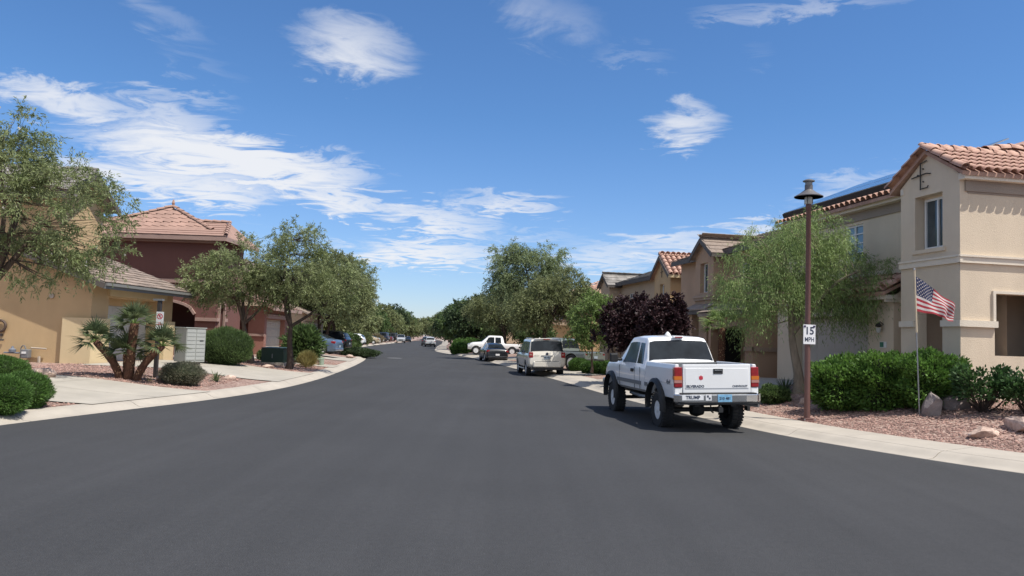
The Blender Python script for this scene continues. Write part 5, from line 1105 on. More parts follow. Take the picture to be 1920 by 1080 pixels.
    k = MB(); k.box(2.62, 2.74, -.72, .72, .86, 1.12); k.build('grille', BLACK, root, local=True); k = MB(); k.box(2.55, 2.82, -.97, .97, .60, .82); k.build('front_bumper', CHROME, root, local=True, bevel=.04)
    for ch in root.children:
        if ch.name.split('.')[0] not in ('wheel', 'rear_axle', 'front_axle'): ch.location.z += .085
    rl = at(1242, 799, 0); fl = at(1158, 770, 0); place(root, rl, math.atan2(fl.y - rl.y, fl.x - rl.x) , R(-1.7), wb, 1.66)
    return root
white_pickup()

def suv_body(root, st, wb, r, hw, paintm, wr=.05):
    sh = Shell(st, .05, 1); me = sh.mesh().mesh('body', True); c2 = MB()
    for x in (-wb / 2, wb / 2):
        for q in (-1, 1): c2.lathe([(r + wr, -.2), (r + wr, .2)], 32, (x, q * (hw - .04), r + .02), 'y')
    me = boolean_cut(me, c2.mesh('cut')); me.polygons.foreach_set('use_smooth', [True] * len(me.polygons)); me.set_sharp_from_angle(angle=R(35)); me.materials.clear(); link('body', me, paintm, root)
    k = MB(); z0 = min(q[1] for q in st); k.box(st[0][0] + .15, st[-1][0] - .15, -hw + .235, hw - .235, z0 - .05, z0 + .5); k.build('underbody', BLACK, root, local=True)
    return sh
def cream_suv():
    root = thing('suv', 'cream full size SUV with tinted rear window seen from behind by the kerb', 'SUV'); wb, r, hw = 3.02, .40, .985
    st = [(-2.50, .58, .92, .96, hw - .10, hw - .2), (-2.47, .52, 1.16, 1.22, hw - .05, hw - .12), (-2.40, .50, 1.16, 1.30, hw - .02, hw - .12), (-2.24, .48, 1.16, 1.85, hw, .80), (-2.14, .46, 1.16, 1.93, hw, .78), (-1.0, .45, 1.16, 1.96, hw, .78), (.35, .45, 1.16, 1.95, hw, .77), (.55, .45, 1.16, 1.90, hw, .77),
          (1.25, .45, 1.17, 1.26, hw, hw - .1), (1.5, .45, 1.16, 1.22, hw, hw - .08), (2.3, .46, 1.10, 1.15, hw - .03, hw - .12), (2.55, .50, .95, .98, hw - .10, hw - .2)]
    sh = suv_body(root, st, wb, r, hw, P_CREAM)
    for x in (-wb / 2, wb / 2):
        for q in (-1, 1): wheel(root, x, q * .84, r, .26, .235, 6, None, q)
    k = MB(); sh.top_patch(k, -2.405, -2.235, .012, 1.0, dirn=-1); k.build('rear_window', CGLASS, root, local=True, smooth='all'); k = MB(); sh.top_patch(k, .58, 1.22, .012, .95); k.build('windshield', CGLASS, root, local=True, smooth='all')
    for q in (-1, 1):
        for n_, a in (('quarter_window', (-2.16, -1.35, -2.05, -1.35)), ('rear_side_window', (-1.27, -.3, -1.27, -.3)), ('door_window', (-.2, .95, -.2, .50))): k = MB(); sh.side_patch(k, q, *a, .06, .92); k.build(n_, CGLASSL if n_ == 'door_window' or q > 0 else CGLASS, root, local=True, smooth='all')
        y0, y1 = (.72, .93) if q > 0 else (-.93, -.72); k = MB(); k.box(-2.50, -2.36, y0, y1, .98, 1.26); t_ = k.build('tail_light', RED, root, local=True, bevel=.02); k = MB(); k.box(-2.506, -2.49, y0 + .06, y1 - .03, 1.10, 1.18); k.build('lens', CLEAR, t_, local=True)
        k = MB(); k.box(.88, 1.0, min(q * .98, q * 1.19), max(q * .98, q * 1.19), 1.20, 1.36); k.build('side_mirror', BLACK if q > 0 else P_CREAM, root, local=True, bevel=.03)
        k = MB(); k.tube([(-1.9, q * .70, 1.965), (.1, q * .70, 1.965)], .016, 6); k.build('roof_rail', P_CREAM, root, local=True)
        k = MB(); k.box(-1.05, 1.05, min(q * .9, q * 1.05), max(q * .9, q * 1.05), .38, .43); k.build('running_board', P_CREAM, root, local=True, bevel=.01)
    k = MB(); k.box(-2.56, -2.42, -.72, .72, .50, .80); b_ = k.build('rear_bumper', P_CREAM, root, local=True, bevel=.05); k = MB(); k.box(-2.562, -2.555, -.62, .62, .785, .805); k.build('bumper_strip', GREYPL, b_, local=True); k = MB(); k.box(-2.50, -2.3, -.85, .85, .36, .52); k.build('lower_valance', BLACK, root, local=True, bevel=.03)
    k = MB(); k.box(-2.515, -2.47, -.30, .30, 1.085, 1.115); k.build('chrome_bar', CHROME, root, local=True, bevel=.01); plate(root, -2.505, 0, .99, PGREY, '482 HKD', INK, .32, .17)
    k = MB(); k.lathe([(.0, -.02), (.075, -.015), (.075, 0)], 16, (-2.49, 0, 1.175), 'x'); k.build('oval_badge', P_NAVY, root, local=True); put_text('badge_name', 'EXPEDITION', .05, GREYPL, root, (-2.505, .55, 1.10), (0, -1, 0), (0, 0, 1), .001)
    k = MB(); k.box(-2.28, -2.16, -.62, .62, 1.925, 1.965); k.build('rear_spoiler', P_CREAM, root, local=True, bevel=.015); k = MB(); k.box(-2.3, -2.27, -.16, .16, 1.90, 1.925); k.build('high_brake_light', RED, root, local=True)
    k = MB(); k.lathe([(.05, 1.95), (.03, 1.99), (0, 2.01)], 8, (-1.9, .3, 0)); k.build('roof_antenna', P_CREAM, root, local=True)
    rl = at(990, 704, 0); place(root, rl, R(90 + 7.0), R(-1.3), wb, 1.66)
cream_suv()

SEDAN = [(-2.3, .30, .72, .76, .78, .70), (-2.22, .25, .95, 1.00, .86, .74), (-1.75, .22, .98, 1.06, .90, .74), (-1.15, .2, .96, 1.34, .92, .60), (-.45, .2, .95, 1.46, .92, .60), (.1, .2, .94, 1.46, .92, .60), (.35, .2, .94, 1.40, .92, .60), (1.2, .2, .95, .99, .91, .80), (1.9, .22, .85, .90, .88, .75), (2.25, .26, .66, .70, .78, .66)]
CROSS = [(-2.2, .38, .80, .84, .80, .70), (-2.12, .32, 1.02, 1.08, .87, .72), (-1.85, .3, 1.04, 1.48, .91, .64), (-1.5, .28, 1.03, 1.62, .92, .64), (-.4, .28, 1.02, 1.68, .92, .64), (.3, .28, 1.02, 1.62, .92, .64), (1.15, .28, 1.03, 1.10, .91, .80), (1.85, .3, .95, 1.0, .89, .75), (2.2, .34, .72, .76, .80, .66)]
BIG = [(-2.45, .5, .9, .95, .88, .76), (-2.4, .45, 1.15, 1.22, .94, .8), (-2.2, .42, 1.15, 1.8, .96, .76), (-1.9, .4, 1.15, 1.88, .97, .75), (.3, .4, 1.14, 1.88, .97, .75), (1.1, .4, 1.15, 1.25, .97, .85), (1.9, .42, 1.1, 1.15, .95, .82), (2.4, .48, .85, .9, .88, .74)]
PICK = [(-2.75, .55, 1.06, 1.08, .93, .86), (-2.7, .5, 1.10, 1.12, .96, .86), (-.98, .5, 1.10, 1.12, .97, .86), (-.85, .48, 1.12, 1.75, .97, .72), (-.7, .48, 1.12, 1.86, .97, .71), (.4, .48, 1.12, 1.88, .97, .71), (.6, .48, 1.12, 1.82, .97, .71), (1.25, .48, 1.14, 1.24, .97, .88), (2.1, .48, 1.12, 1.17, .95, .84), (2.55, .5, .95, .98, .86, .74)]
def car(name, label, cat, st, paintm, wb, r, loc, heading, group=None, kind='cross', tail=True, wheels=6, platem=None):
    hw = max(q[4] for q in st); root = thing(name, label, cat, group=group); sh = suv_body(root, st, wb, r, hw, paintm, .05)
    for x in (-wb / 2, wb / 2):
        for q in (-1, 1): wheel(root, x, q * (hw - .12), r, .22, r * .62, wheels, None, q)
    cfg = {'sedan': ((-1.72, -.95), (.38, 1.15), ((-1.35, -.62, -.9, -.62), (-.55, .95, -.55, .40))), 'cross': ((-2.05, -1.82), (.38, 1.1), ((-1.75, -.75, -1.6, -.75), (-.67, .95, -.67, .42))),
           'big': ((-2.36, -2.18), (.35, 1.06), ((-2.0, -1.1, -1.95, -1.1), (-1.0, -.2, -1.0, -.2), (-.1, .95, -.1, .4))), 'pick': ((-.95, -.83), (.62, 1.22), ((-.68, -.1, -.62, -.1), (0, 1.0, 0, .52)))}[kind]
    k = MB(); sh.top_patch(k, *cfg[0], .012, .97, dirn=-1); k.build('rear_window', CGLASS, root, local=True, smooth='all'); k = MB(); sh.top_patch(k, *cfg[1], .012, .95); k.build('windshield', CGLASS, root, local=True, smooth='all')
    for q in (-1, 1):
        for a in cfg[2]: k = MB(); sh.side_patch(k, q, *a, .08, .9); k.build('side_window', CGLASS, root, local=True, smooth='all')
        xb = st[1][0]; zb_ = st[1][2]; y0, y1 = sorted((q * (hw - .30), q * (hw - .055))); k = MB(); k.box(xb - .05, xb + .22, y0, y1, zb_ - .20, zb_ - .04); k.build('tail_light', RED, root, local=True, bevel=.03)
        xf = st[-1][0]; k = MB(); k.box(xf - .28, xf - .06, *sorted((q * (hw - .36), q * (hw - .10))), st[-1][2] - .02, st[-1][2] + .10); k.build('headlight', CHROME, root, local=True, bevel=.03)
        k = MB(); k.box(.75, .88, *sorted((q * (hw - .02), q * (hw + .15))), st[4][2] + .02, st[4][2] + .15); k.build('side_mirror', paintm, root, local=True, bevel=.03)
    xf = st[-1][0]; k = MB(); k.box(xf - .1, xf + .02, -.5, .5, st[-1][2] - .25, st[-1][2] - .05); k.build('grille', BLACK, root, local=True, bevel=.02)
    x0 = st[0][0]; k = MB(); k.box(x0 - .04, x0 + .12, -hw + .14, hw - .14, st[0][1] - .02, st[0][1] + .16); k.build('rear_bumper', BLACK if kind != 'sedan' else paintm, root, local=True, bevel=.04)
    plate(root, x0 - .03, 0, (st[0][1] + st[0][2]) / 2 + .1, platem or PGREY, '', INK)  if False else None
    k = MB(); k.box(x0 - .05, x0 - .035, -.16, .16, st[0][1] + .20, st[0][1] + .34); k.build('licence_plate', platem or PGREY, root, local=True)
    if kind == 'pick':
        k = MB(); k.box(-2.62, -1.0, -.80, .80, 1.122, 1.142); k.build('bed_cover', BLACK, root, local=True)
    root.location = loc; root.rotation_euler = (0, 0, heading); return root
def gl(x, y, dz=.03): return Vector((x, y, max(0, gz(x, y)) + dz))
car('sedan', 'blue grey sedan parked in a driveway with nose behind a tree trunk', 'car', SEDAN, P_BLUE, 2.8, .34, gl(-13.6, 51), R(174), kind='sedan', wheels=5)
car('pickup_truck', 'white crew cab pickup facing the street in a right driveway', 'pickup truck', PICK, P_WHITE, 3.5, .40, gl(-1.6, 75, .0), R(184), kind='pick')
car('sedan', 'black sedan parked at the right kerb between the cream SUV and the white pickup', 'car', SEDAN, P_BLACK, 2.8, .36, (-1.35, 62.0, 0), R(100), kind='sedan', platem=WST)
car('pickup_truck', 'grey green pickup truck half hidden behind the cream SUV and young tree', 'pickup truck', PICK, P_GRN, 3.5, .47, gl(2.9, 45.6, .0), R(136), kind='pick')
car('suv', 'small silver SUV seen from behind, farthest on the right side of the road', 'SUV', CROSS, P_SILV, 2.65, .36, (-13.6, 130, 0), R(97)); 
car('suv', 'dark SUV parked just left of the small silver SUV far away', 'SUV', CROSS, P_BLACK, 2.65, .36, (-15.1, 138, 0), R(97))
car('suv', 'white compact SUV in a left driveway beside a green shrub', 'SUV', CROSS, P_WHITE, 2.65, .35, gl(-21.3, 100.5), R(178))
car('suv', 'black SUV behind the blue grey sedan on the left', 'SUV', CROSS, P_BLACK, 2.65, .35, gl(-15.2, 62), R(176))
car('sedan', 'tan sedan between the white SUV and the navy SUV', 'car', SEDAN, P_TAN, 2.8, .33, gl(-23.6, 125), R(180), kind='sedan')
car('suv', 'navy blue SUV in a far left driveway', 'SUV', BIG, P_NAVY, 2.9, .38, gl(-26.2, 150, .1), R(178), kind='big')
car('sedan', 'maroon car beside the navy SUV', 'car', SEDAN, P_MAR, 2.8, .33, gl(-27.0, 161, .1), R(178), kind='sedan')
car('suv', 'black SUV nearest to the oncoming silver van on the left', 'SUV', BIG, P_BLACK, 2.9, .38, gl(-27.8, 172, .1), R(178), kind='big')
car('suv', 'silver SUV parked at the left kerb facing the camera', 'SUV', BIG, P_SILV, 2.9, .38, (-24.3, 170, 0), R(-82), kind='big')
car('sedan', 'small dark car parked behind the silver SUV at the far left kerb', 'car', SEDAN, P_BLACK, 2.8, .33, (-26.3, 196, 0), R(-82), kind='sedan')

# ------------------------------------------------------------ street furniture
DKRED = mat('brown_red_pole', (.13, .062, .052), .55, var=.1)
def lamp_post():
    p = g(1513, 791); root = thing('street_lamp', 'tall brown red street lamp with speed limit sign beside the white pickup', 'street lamp', p)
    k = MB(); k.lathe([(.075, 0), (.068, 2.5), (.060, 5.45), (.075, 5.47), (.075, 5.62), (0, 5.62)], 12); k.build('pole', DKRED, root, local=True, smooth=True)
    k = MB(); k.box(-.17, .17, -.17, .17, -.12, .05); k.box(-.12, .12, -.12, .12, .05, .10); b_ = k.build('base_plate', DKRED, root, local=True, bevel=.01)
    k = MB()
    for a in (-1, 1):
        for b in (-1, 1): k.lathe([(.02, .05), (.02, .08), (0, .085)], 6, (a * .14, b * .14, 0))
    k.build('anchor_bolts', STEEL, b_, local=True, kind='stuff')
    k = MB(); k.lathe([(.085, 5.62), (.10, 5.66), (.10, 5.86), (.085, 5.90)], 12); k.build('lamp_glass', CLEARG, root, local=True, smooth=True)
    k = MB(); k.lathe([(.36, 5.80), (.365, 5.82), (.20, 5.92), (.10, 6.0), (.10, 6.12), (.0, 6.12)], 20); k.lathe([(.36, 5.80), (.19, 5.895), (.09, 5.94)], 20); sh = k.build('lamp_shade', mat('shade_grey', (.16, .15, .15), .5, metal=.4), root, local=True, smooth=True)
    k = MB(); k.lathe([(.09, 6.12), (.09, 6.20), (.15, 6.215), (.15, 6.24), (.06, 6.28), (0, 6.29)], 14); k.build('lamp_cap', mat('cap_grey', (.24, .235, .23), .45, metal=.5), sh, local=True, smooth=True)
    k = MB()
    for i in range(4): a = math.pi / 4 + math.pi / 2 * i; k.tube([(math.cos(a) * .105, math.sin(a) * .105, 5.6), (math.cos(a) * .105, math.sin(a) * .105, 5.92)], .008, 4)
    k.build('lamp_cage', BLACK, root, local=True, kind='stuff')
    # speed sign: thin board facing the road users
    z = 1.98; k = MB(); k.box(-.165, .165, -.092, -.086, z, z + .50); sg = k.build('speed_sign', WST, root, local=True, bevel=.004)
    put_text('speed_number', '15', .27, INK, sg, (0, -.0935, z + .335), (1, 0, 0), (0, 0, 1), .006, .95); put_text('speed_unit', 'MPH', .165, INK, sg, (0, -.0935, z + .115), (1, 0, 0), (0, 0, 1), .002, .80)
    for q in (-1, 1): k = MB(); k.lathe([(.0, -.104), (.028, -.102), (.03, -.092)], 10, (q * .125, 0, z + .455), 'y'); k.build('sign_bolt', mat('purple_cap', (.03, .015, .07), .4), sg, local=True)
    root.rotation_euler.z = R(8); root.scale = (.94, .94, .94)
lamp_post()
def sign_post():
    p = g(291, 709); root = thing('sign_post', 'dark square post with small white and red parking sign beside the fan palm', 'sign', p)
    k = MB(); k.box(-.055, .055, -.055, .055, -.1, 2.36); k.build('post', mat('post_dark', (.035, .03, .03), .6), root, local=True, bevel=.008); k = MB(); k.box(-.18, .10, -.07, .07, 2.36, 2.42); k.build('post_cap', GREYPL, root, local=True)
    k = MB(); k.box(-.06, .17, -.068, -.06, 1.50, 2.02); s_ = k.build('sign_board', WST, root, local=True, bevel=.003)
    k = MB(); pts = []
    k.lathe([(.088, -.0705), (.088, -.0685), (.064, -.0685), (.064, -.0705), (.088, -.0705)], 20, (.055, 0, 1.88), 'y'); k.beam((-.0, -.0695, 1.94), (.11, -.0695, 1.82), .004, .024); k.build('red_ring', REDST, s_, local=True)
    put_text('sign_letter', 'P', .10, INK, s_, (.055, -.0692, 1.88), (1, 0, 0), (0, 0, 1), .002, 1, .0008); put_text('sign_words', 'NO\nPARKING', .052, REDST, s_, (.055, -.0695, 1.655), (1, 0, 0), (0, 0, 1), .0015, .85)
sign_post()
def mailboxes():
    p = g(354, 684); root = thing('mailbox_cluster', 'pale grey cluster mailbox with numbered doors in front of the maroon porch', 'mailbox', p, R(-38))
    CB = mat('mailbox_grey', (.30, .31, .285), .5, var=.04); k = MB(); k.box(-.42, .42, -.40, .40, .12, 1.42); b_ = k.build('cabinet', CB, root, local=True, bevel=.01); k = MB(); k.box(-.45, .45, -.45, .43, 1.42, 1.46); k.build('cabinet_roof', CB, root, local=True, bevel=.01); k = MB(); k.box(-.3, .3, -.3, .3, -.2, .12); k.build('pedestal', CONCD, root, local=True)
    CD = mat('mailbox_door', (.36, .37, .35), .45, var=.05)
    for c_ in range(2):
        for r_ in range(8): k = MB(); y0 = -.39 + c_ * .39; z0_ = .20 + r_ * .15; k.box(.42, .435, y0 + .015, y0 + .375, z0_ + .01, z0_ + .14); d_ = k.build('mailbox_door', CD, b_, local=True); k = MB(); k.box(.435, .44, y0 + .16, y0 + .23, z0_ + .05, z0_ + .09); d_ and None
    k = MB(); k.box(.436, .446, .15, .30, .93, .97); k.build('mail_slot', BLACK, b_, local=True)
mailboxes()
def transformer():
    p = g(517, 683); root = thing('transformer_box', 'dark green utility transformer box on a concrete pad', 'utility box', p, R(-6)); G = mat('utility_green', (.018, .045, .035), .5, var=.08); GL = mat('utility_green_top', (.06, .10, .08), .5)
    k = MB(); k.box(-.62, .62, -.55, .55, -.2, .10); k.build('concrete_pad', CONC, root, local=True, bevel=.01); k = MB(); k.box(-.54, .54, -.45, .45, .10, .76); b_ = k.build('cabinet', G, root, local=True, bevel=.012)
    k = MB(); k.prism([(-.56, -.47, .76), (-.56, .47, .76), (-.56, .47, .81), (-.56, -.47, .78)], (1.12, 0, 0)); k.build('lid', GL, root, local=True); k = MB(); k.box(-.02, .02, -.462, -.45, .3, .5); k.build('latch', STEEL, b_, local=True)
    p = g(588, 684); root = thing('utility_pedestal', 'low pale green utility cabinet right of the yellow grass tuft', 'utility box', p, R(-6)); GP = mat('pale_utility_green', (.30, .36, .27), .5)
    k = MB(); k.box(-.45, .45, -.16, .16, -.1, .26); k.build('cabinet', STONE2, root, local=True, bevel=.02); k = MB(); k.box(-.48, .48, -.2, .2, .26, .36); k.build('lid', GP, root, local=True, bevel=.02); k = MB(); k.box(.38, .48, -.2, .2, -.1, .26); k.build('side_panel', GP, root, local=True)
transformer()

def flag():
    p = g(1724, 779); top = atY(1714, 503, p.y - .1); root = thing('flagpole', 'slender leaning flagpole standing in front of the long hedge', 'flagpole', p)
    d = top - p; q = lambda t: d * t
    k = MB(); k.tube([q(-.03), q(.60)], .016, 8); k.build('lower_rod', STEEL, root, local=True, smooth=True); k = MB(); k.tube([q(.56), q(.985)], .026, 10); k.build('upper_pole', mat('cream_pole', (.5, .42, .30), .5, var=.1), root, local=True, smooth=True); k = MB(); k.lathe([(.02, 0), (.032, .02), (.02, .05), (0, .055)], 8, q(.985)); k.build('pole_tip', STEEL, root, local=True)
    A = p + q(.945) + Vector((.03, 0, 0)); B = p + q(.705) + Vector((.03, 0, 0)); root2 = thing('flag', 'wind blown American flag with stars and stripes hanging from the leaning pole', 'flag', A)
    C = atY(1792, 576, p.y + .25); D = atY(1789, 602, p.y + .1); M_ = atY(1762, 540, p.y - .05)
    def pt(u, v, off=0):     # u along the fly, v from top to bottom
        top_ = A * (1 - u) ** 2 + (A * .45 + C * .55 + Vector((.02, 0, .06))) * 2 * u * (1 - u) + C * u * u; bot = B * (1 - u) ** 2 + (B * .5 + D * .5 + Vector((0, 0, .05))) * 2 * u * (1 - u) + D * u * u
        r_ = top_ * (1 - v) + bot * v; w = .06 * math.sin(u * 9 + v * 3.5) * u + .035 * math.sin(u * 17 - v * 5) * u; return r_ + Vector((.25 * w, -w + off, .30 * w * v)) - A
    RS, WS, BS = mat('flag_red', (.42, .04, .055), .8, trans=.35), mat('flag_white', (.68, .62, .60), .8, trans=.35), mat('flag_blue', (.02, .03, .09), .8, trans=.2)
    nu = 40
    for s_ in range(13):
        k = MB(); u0 = .42 if s_ < 7 else 0; V = []; n = nu
        for i in range(n + 1):
            u = u0 + (1 - u0) * i / n
            for j in range(3): V.append(pt(u, (s_ + j / 2) / 13))
        k.add(V, [(i * 3 + j, i * 3 + j + 1, (i + 1) * 3 + j + 1, (i + 1) * 3 + j) for i in range(n) for j in range(2)]); k.build('stripe', WS if s_ % 2 else RS, root2, local=True, smooth='all')
    k = MB(); V = [pt(.42 * i / 16, 7 / 13 * j / 8) for i in range(17) for j in range(9)]; k.add(V, [(i * 9 + j, i * 9 + j + 1, (i + 1) * 9 + j + 1, (i + 1) * 9 + j) for i in range(16) for j in range(8)]); cn = k.build('canton', BS, root2, local=True, smooth='all')
    sm = MB()
    for r_ in range(9):
        for c_ in range(6 if r_ % 2 == 0 else 5):
            u = .42 * ((c_ + .5) / 6 + (0 if r_ % 2 == 0 else 1 / 12)); v = 7 / 13 * (r_ + .7) / 9.4
            for off in (-.006, .006):
                pts = []
                for i in range(10): a = math.pi / 2 + math.pi * i / 5; rr = 1 if i % 2 == 0 else .42; pts.append(pt(u + .022 * rr * math.cos(a), v - .028 * rr * math.sin(a), off))
                sm.add(pts, [tuple(range(10))])
    sm.build('stars', WS, cn, local=True, kind='stuff')
flag()

# ------------------------------------------------------------ plants and trees
def P3(p): return (p.x, p.y, p.z)
# left, near
tree('street_tree', 'large grey green willow leaved tree reaching in at the left edge', (-14.0, 20.0, .3), 2.5, .16, [(.1, .2, 5.0, 2.5, 1.9, 2.0), (1.9, .1, 4.7, 1.75, 1.5, 1.4), (-.3, 0, 6.5, 1.7, 1.6, 1.2), (.9, .2, 5.7, 1.4, 1.4, 1.0), (1.4, .2, 3.4, 1.9, 1.4, .9), (2.6, .2, 3.7, 1.1, 1.1, .9), (2.9, .1, 4.9, .8, .9, .8), (-2, 0, 3.8, 2, 1.6, 1)], 380, 125, .115, .026, LF_WILLOW, BARK, .30, 11, (.3, 0), tw=.40, blossom=90, group='willow leaved street trees on the left')
fan_palm('fan_palm', 'clumping fan palm with several shaggy brown trunks in front of the yellow garage', g(238, 711), [(.05, 0, .12, 0, 1.62, .12), (-.18, 0, -.95, -.05, 1.05, .10), (.25, 0, 1.0, -.05, 1.0, .10), (-.05, .1, -.12, .15, .75, .11)], 18, .36, .54, LF_PALM, 4, 16)
shrub('grey_shrub', 'grey green rounded shrub with fine twigs right of the sign post', g(341, 722), (.64, .5, .34), 9000, .07, .012, LF_GREY, seed=5, jag=.06)
for i, (px, py, r_, lb) in enumerate(((40, 764, .50, 'clipped green mound shrub farthest right at the left frame edge'), (-6, 776, .52, 'clipped green mound shrub cut by the left frame edge, nearest'), (-2, 730, .55, 'green mound shrub at the left edge behind the two clipped ones'))):
    shrub('mound_shrub', lb, g(px, py), (r_, r_, r_ * .72), 15000, .065, .014, LF_BUSH, seed=20 + i, group='clipped mounds at the left edge', jag=.07, sq=2.3)
shrub('round_bush', 'large round bright green bush in front of the maroon house', g(420, 684), (1.1, 1.0, .78), 22000, .11, .016, LF_GRN, seed=9, jag=.05, up=.9)
rosette('agave', 'spiky green agave right of the grey shrub', g(405, 716), 34, .50, .045, LF_PALM, 3)
rosette('flax_plant', 'tan spiky plant at the foot of the fan palm', g(262, 706), 34, .55, .035, LF_TAN, 5, (25, 80)); rosette('dry_clump', 'dry straw clump beside the sign post base', g(280, 716), 22, .4, .03, LF_TAN, 8, (10, 60))
rosette('tall_plant', 'thin upright dry plant right of the green transformer box', g(549, 690), 30, .75, .03, LF_TAN, 6, (55, 88))
rosette('grass_tuft', 'golden fountain grass tuft beside the transformer box', g(573, 690), 60, .80, .03, LF_STRAW, 7, (55, 88), .35)
shrub('golden_grass', 'rounded crown of dry golden grass blades', g(576, 689), (.34, .3, .30), 2200, .30, .012, LF_STRAW, LF_STRAW, 8, up=1.4, jag=.03, cat='plant', inner=.3)
boulder('rock', 'pinkish boulder on the gravel below the gas meter', g(75, 708), (.42, .3, .22), 3); boulder('rock', 'small pink rock right of the agave', g(432, 712), (.26, .2, .15), 4); boulder('rock', 'flat rock by the sign post', g(302, 714), (.22, .16, .12), 5); boulder('rock', 'pale rock in front of the transformer pad', g(502, 690), (.3, .2, .14), 6)
boulder('rock', 'brown rock beside the curved kerb end', g(655, 672), (.4, .3, .2), 8)
crownA = [(0, 0, 3.6, 2.0, 1.9, 1.15), (-.9, 0, 3.3, 1.3, 1.4, .9), (.9, .2, 3.4, 1.3, 1.3, .9), (.1, 0, 4.3, 1.3, 1.2, .7)]
p = g(471, 681); tree('street_tree', 'leaning leafy tree in front of the maroon house', p, 1.75, .13, [(-1.3, 0, 3.9, 1.9, 1.7, 1.3), (-.3, 0, 4.6, 1.9, 1.7, 1.3), (-2.2, 0, 3.6, 1.2, 1.3, 1.0), (.7, 0, 3.6, 1.2, 1.4, 1.2)], 240, 110, .13, .034, LF_WILLOW, BARK, .22, 12, (-.45, 0), tw=.5, blossom=30, group='willow leaved street trees on the left')
p = g(541, 692); tree('street_tree', 'tall airy tree with dark trunk right of the transformer box', p, 1.9, .14, [(0, 0, 4.3, 1.8, 1.7, 1.5), (.2, 0, 5.6, 1.4, 1.4, 1.1), (1.5, 0, 3.7, 1.5, 1.5, 1.2), (-1.0, .2, 4.0, 1.3, 1.4, 1.2), (2.4, 0, 3.9, 1.0, 1.2, 1.1)], 270, 105, .13, .032, LF_WILLOW, BARKD, .22, 13, (.0, 0), tw=.5, blossom=20, group='willow leaved street trees on the left')
tree('street_tree', 'broad spreading tree over the blue grey sedan', (-14.3, 58.5, .35), 2.0, .2, [(0, 0, 5.0, 3.2, 2.8, 1.9), (1.7, 0, 4.8, 2.1, 2.2, 1.8), (-1.6, 0, 4.7, 2.2, 2.3, 1.8), (.6, 0, 6.4, 2.0, 2.0, 1.5), (2.5, 0, 3.7, 1.3, 1.6, 1.0)], 420, 120, .19, .055, LF_OLIVE, BARKD, .2, 14, tw=.7, forks=2, group='willow leaved street trees on the left')
tree('street_tree', 'rounded tree with its crown above the nose of the kerb', (-15.6, 67.5, .3), 2.2, .2, [(0, 0, 5.6, 3.2, 3.0, 2.6), (1.0, 0, 4.6, 2.6, 2.4, 2.0), (-2, 0, 6.4, 2.4, 2.3, 2.2), (1.4, 0, 6.4, 2.0, 2.0, 1.8)], 380, 110, .2, .06, LF_WILLOW, BARKD, .2, 15, tw=.8, group='willow leaved street trees on the left')
shrub('leafy_shrub', 'tall broad leaved green shrub in front of the blue grey sedan', g(566, 681), (.85, .7, .95), 2000, .42, .10, LF_GRN, seed=31, jag=.14, up=.3)
shrub('leafy_shrub', 'small green shrub left of the transformer box', g(497, 676), (.35, .3, .25), 700, .16, .06, LF_GRN, seed=32)
shrub('low_hedge', 'low dark green groundcover mound at the curved kerb end', g(672, 668), (1.5, 1.0, .30), 6000, .14, .05, LF_DRK, seed=33)
shrub('leafy_shrub', 'dark green shrub left of the white compact SUV', (-15.0, 71.5, .3), (1.0, 1.0, .75), 5000, .2, .06, LF_GRN, seed=34); shrub('leafy_shrub', 'green bush hiding the front of the dark SUV beside the sedan', (-14.2, 64.5, .3), (1.0, 1.0, .8), 4000, .2, .06, LF_GRN, seed=35)
shrub('leafy_shrub', 'olive shrub between the white and tan cars', (-22.2, 115, .3), (1.4, 1.2, .9), 3500, .22, .07, LF_OLIVE, seed=36)
shrub('leafy_shrub', 'brownish shrub before the navy SUV', (-24.0, 136, .3), (1.5, 1.2, .8), 3500, .22, .07, LF_TAN, seed=37)
pt_ = tree('plum_tree', 'small purple leaved tree behind the white compact SUV', (-21.5, 84, .4), 1.4, .12, [(0, 0, 3.2, 2.6, 2.2, 1.4)], 120, 120, .22, .12, LF_PURP, BARKD, .1, 16, tw=.6)
# far left row
far_kinds = []
def far_tree(label, loc, h, w, lm, seed, group, cols=None):
    k = max(1, w / 7)
    return tree('roadside_tree', label, loc, h * .25, .18, [(0, 0, h * .58, w * .5, w * .5, h * .36), (w * .22, 0, h * .46, w * .36, w * .36, h * .28), (-w * .25, 0, h * .48, w * .34, w * .36, h * .28), (0, w * .1, h * .8, w * .28, w * .28, h * .18)], 200, 90, .26 * k * 1.15, .12 * k * 1.15, lm, BARKD, .15, seed, tw=.8 * k, group=group, limbs=5)
FL = [(-18.6, 77, 6.2, 6.0, LF_OLIVE, 'olive tree standing just beyond the rounded near tree'), (-24.8, 96, 7.0, 7.0, LF_GRN, 'dark tree behind the white compact SUV'), (-25.2, 108, 6.6, 6.5, LF_OLIVE, 'wide olive tree right of the dark tree behind the white SUV'), (-26.5, 120, 7.2, 7.0, LF_OLIVE, 'olive tree above the tan sedan'),
      (-27.0, 133, 7.6, 7.5, LF_WILLOW, 'grey green tree above the navy SUV'), (-29.0, 146, 8.2, 8, LF_OLIVE, 'olive tree behind the navy SUV'), (-29.6, 160, 7.8, 8, LF_GRN, 'green tree above the maroon car'), (-30.2, 178, 8.6, 8, LF_OLIVE, 'olive tree behind the silver SUV at the kerb'), (-31.5, 196, 8.0, 9, LF_WILLOW, 'pale tree near the end of the left row'),
      (-33, 215, 10.6, 8, LF_DRK, 'dark pointed tree at the end of the left row'), (-35, 240, 8.5, 10, LF_OLIVE, 'olive tree in the gap at the end of the street'), (-37.5, 262, 10.5, 10, LF_GRN, 'round tree rising at the far end of the street'), (-39.5, 288, 9.0, 12, LF_OLIVE, 'last olive tree closing the left row')]
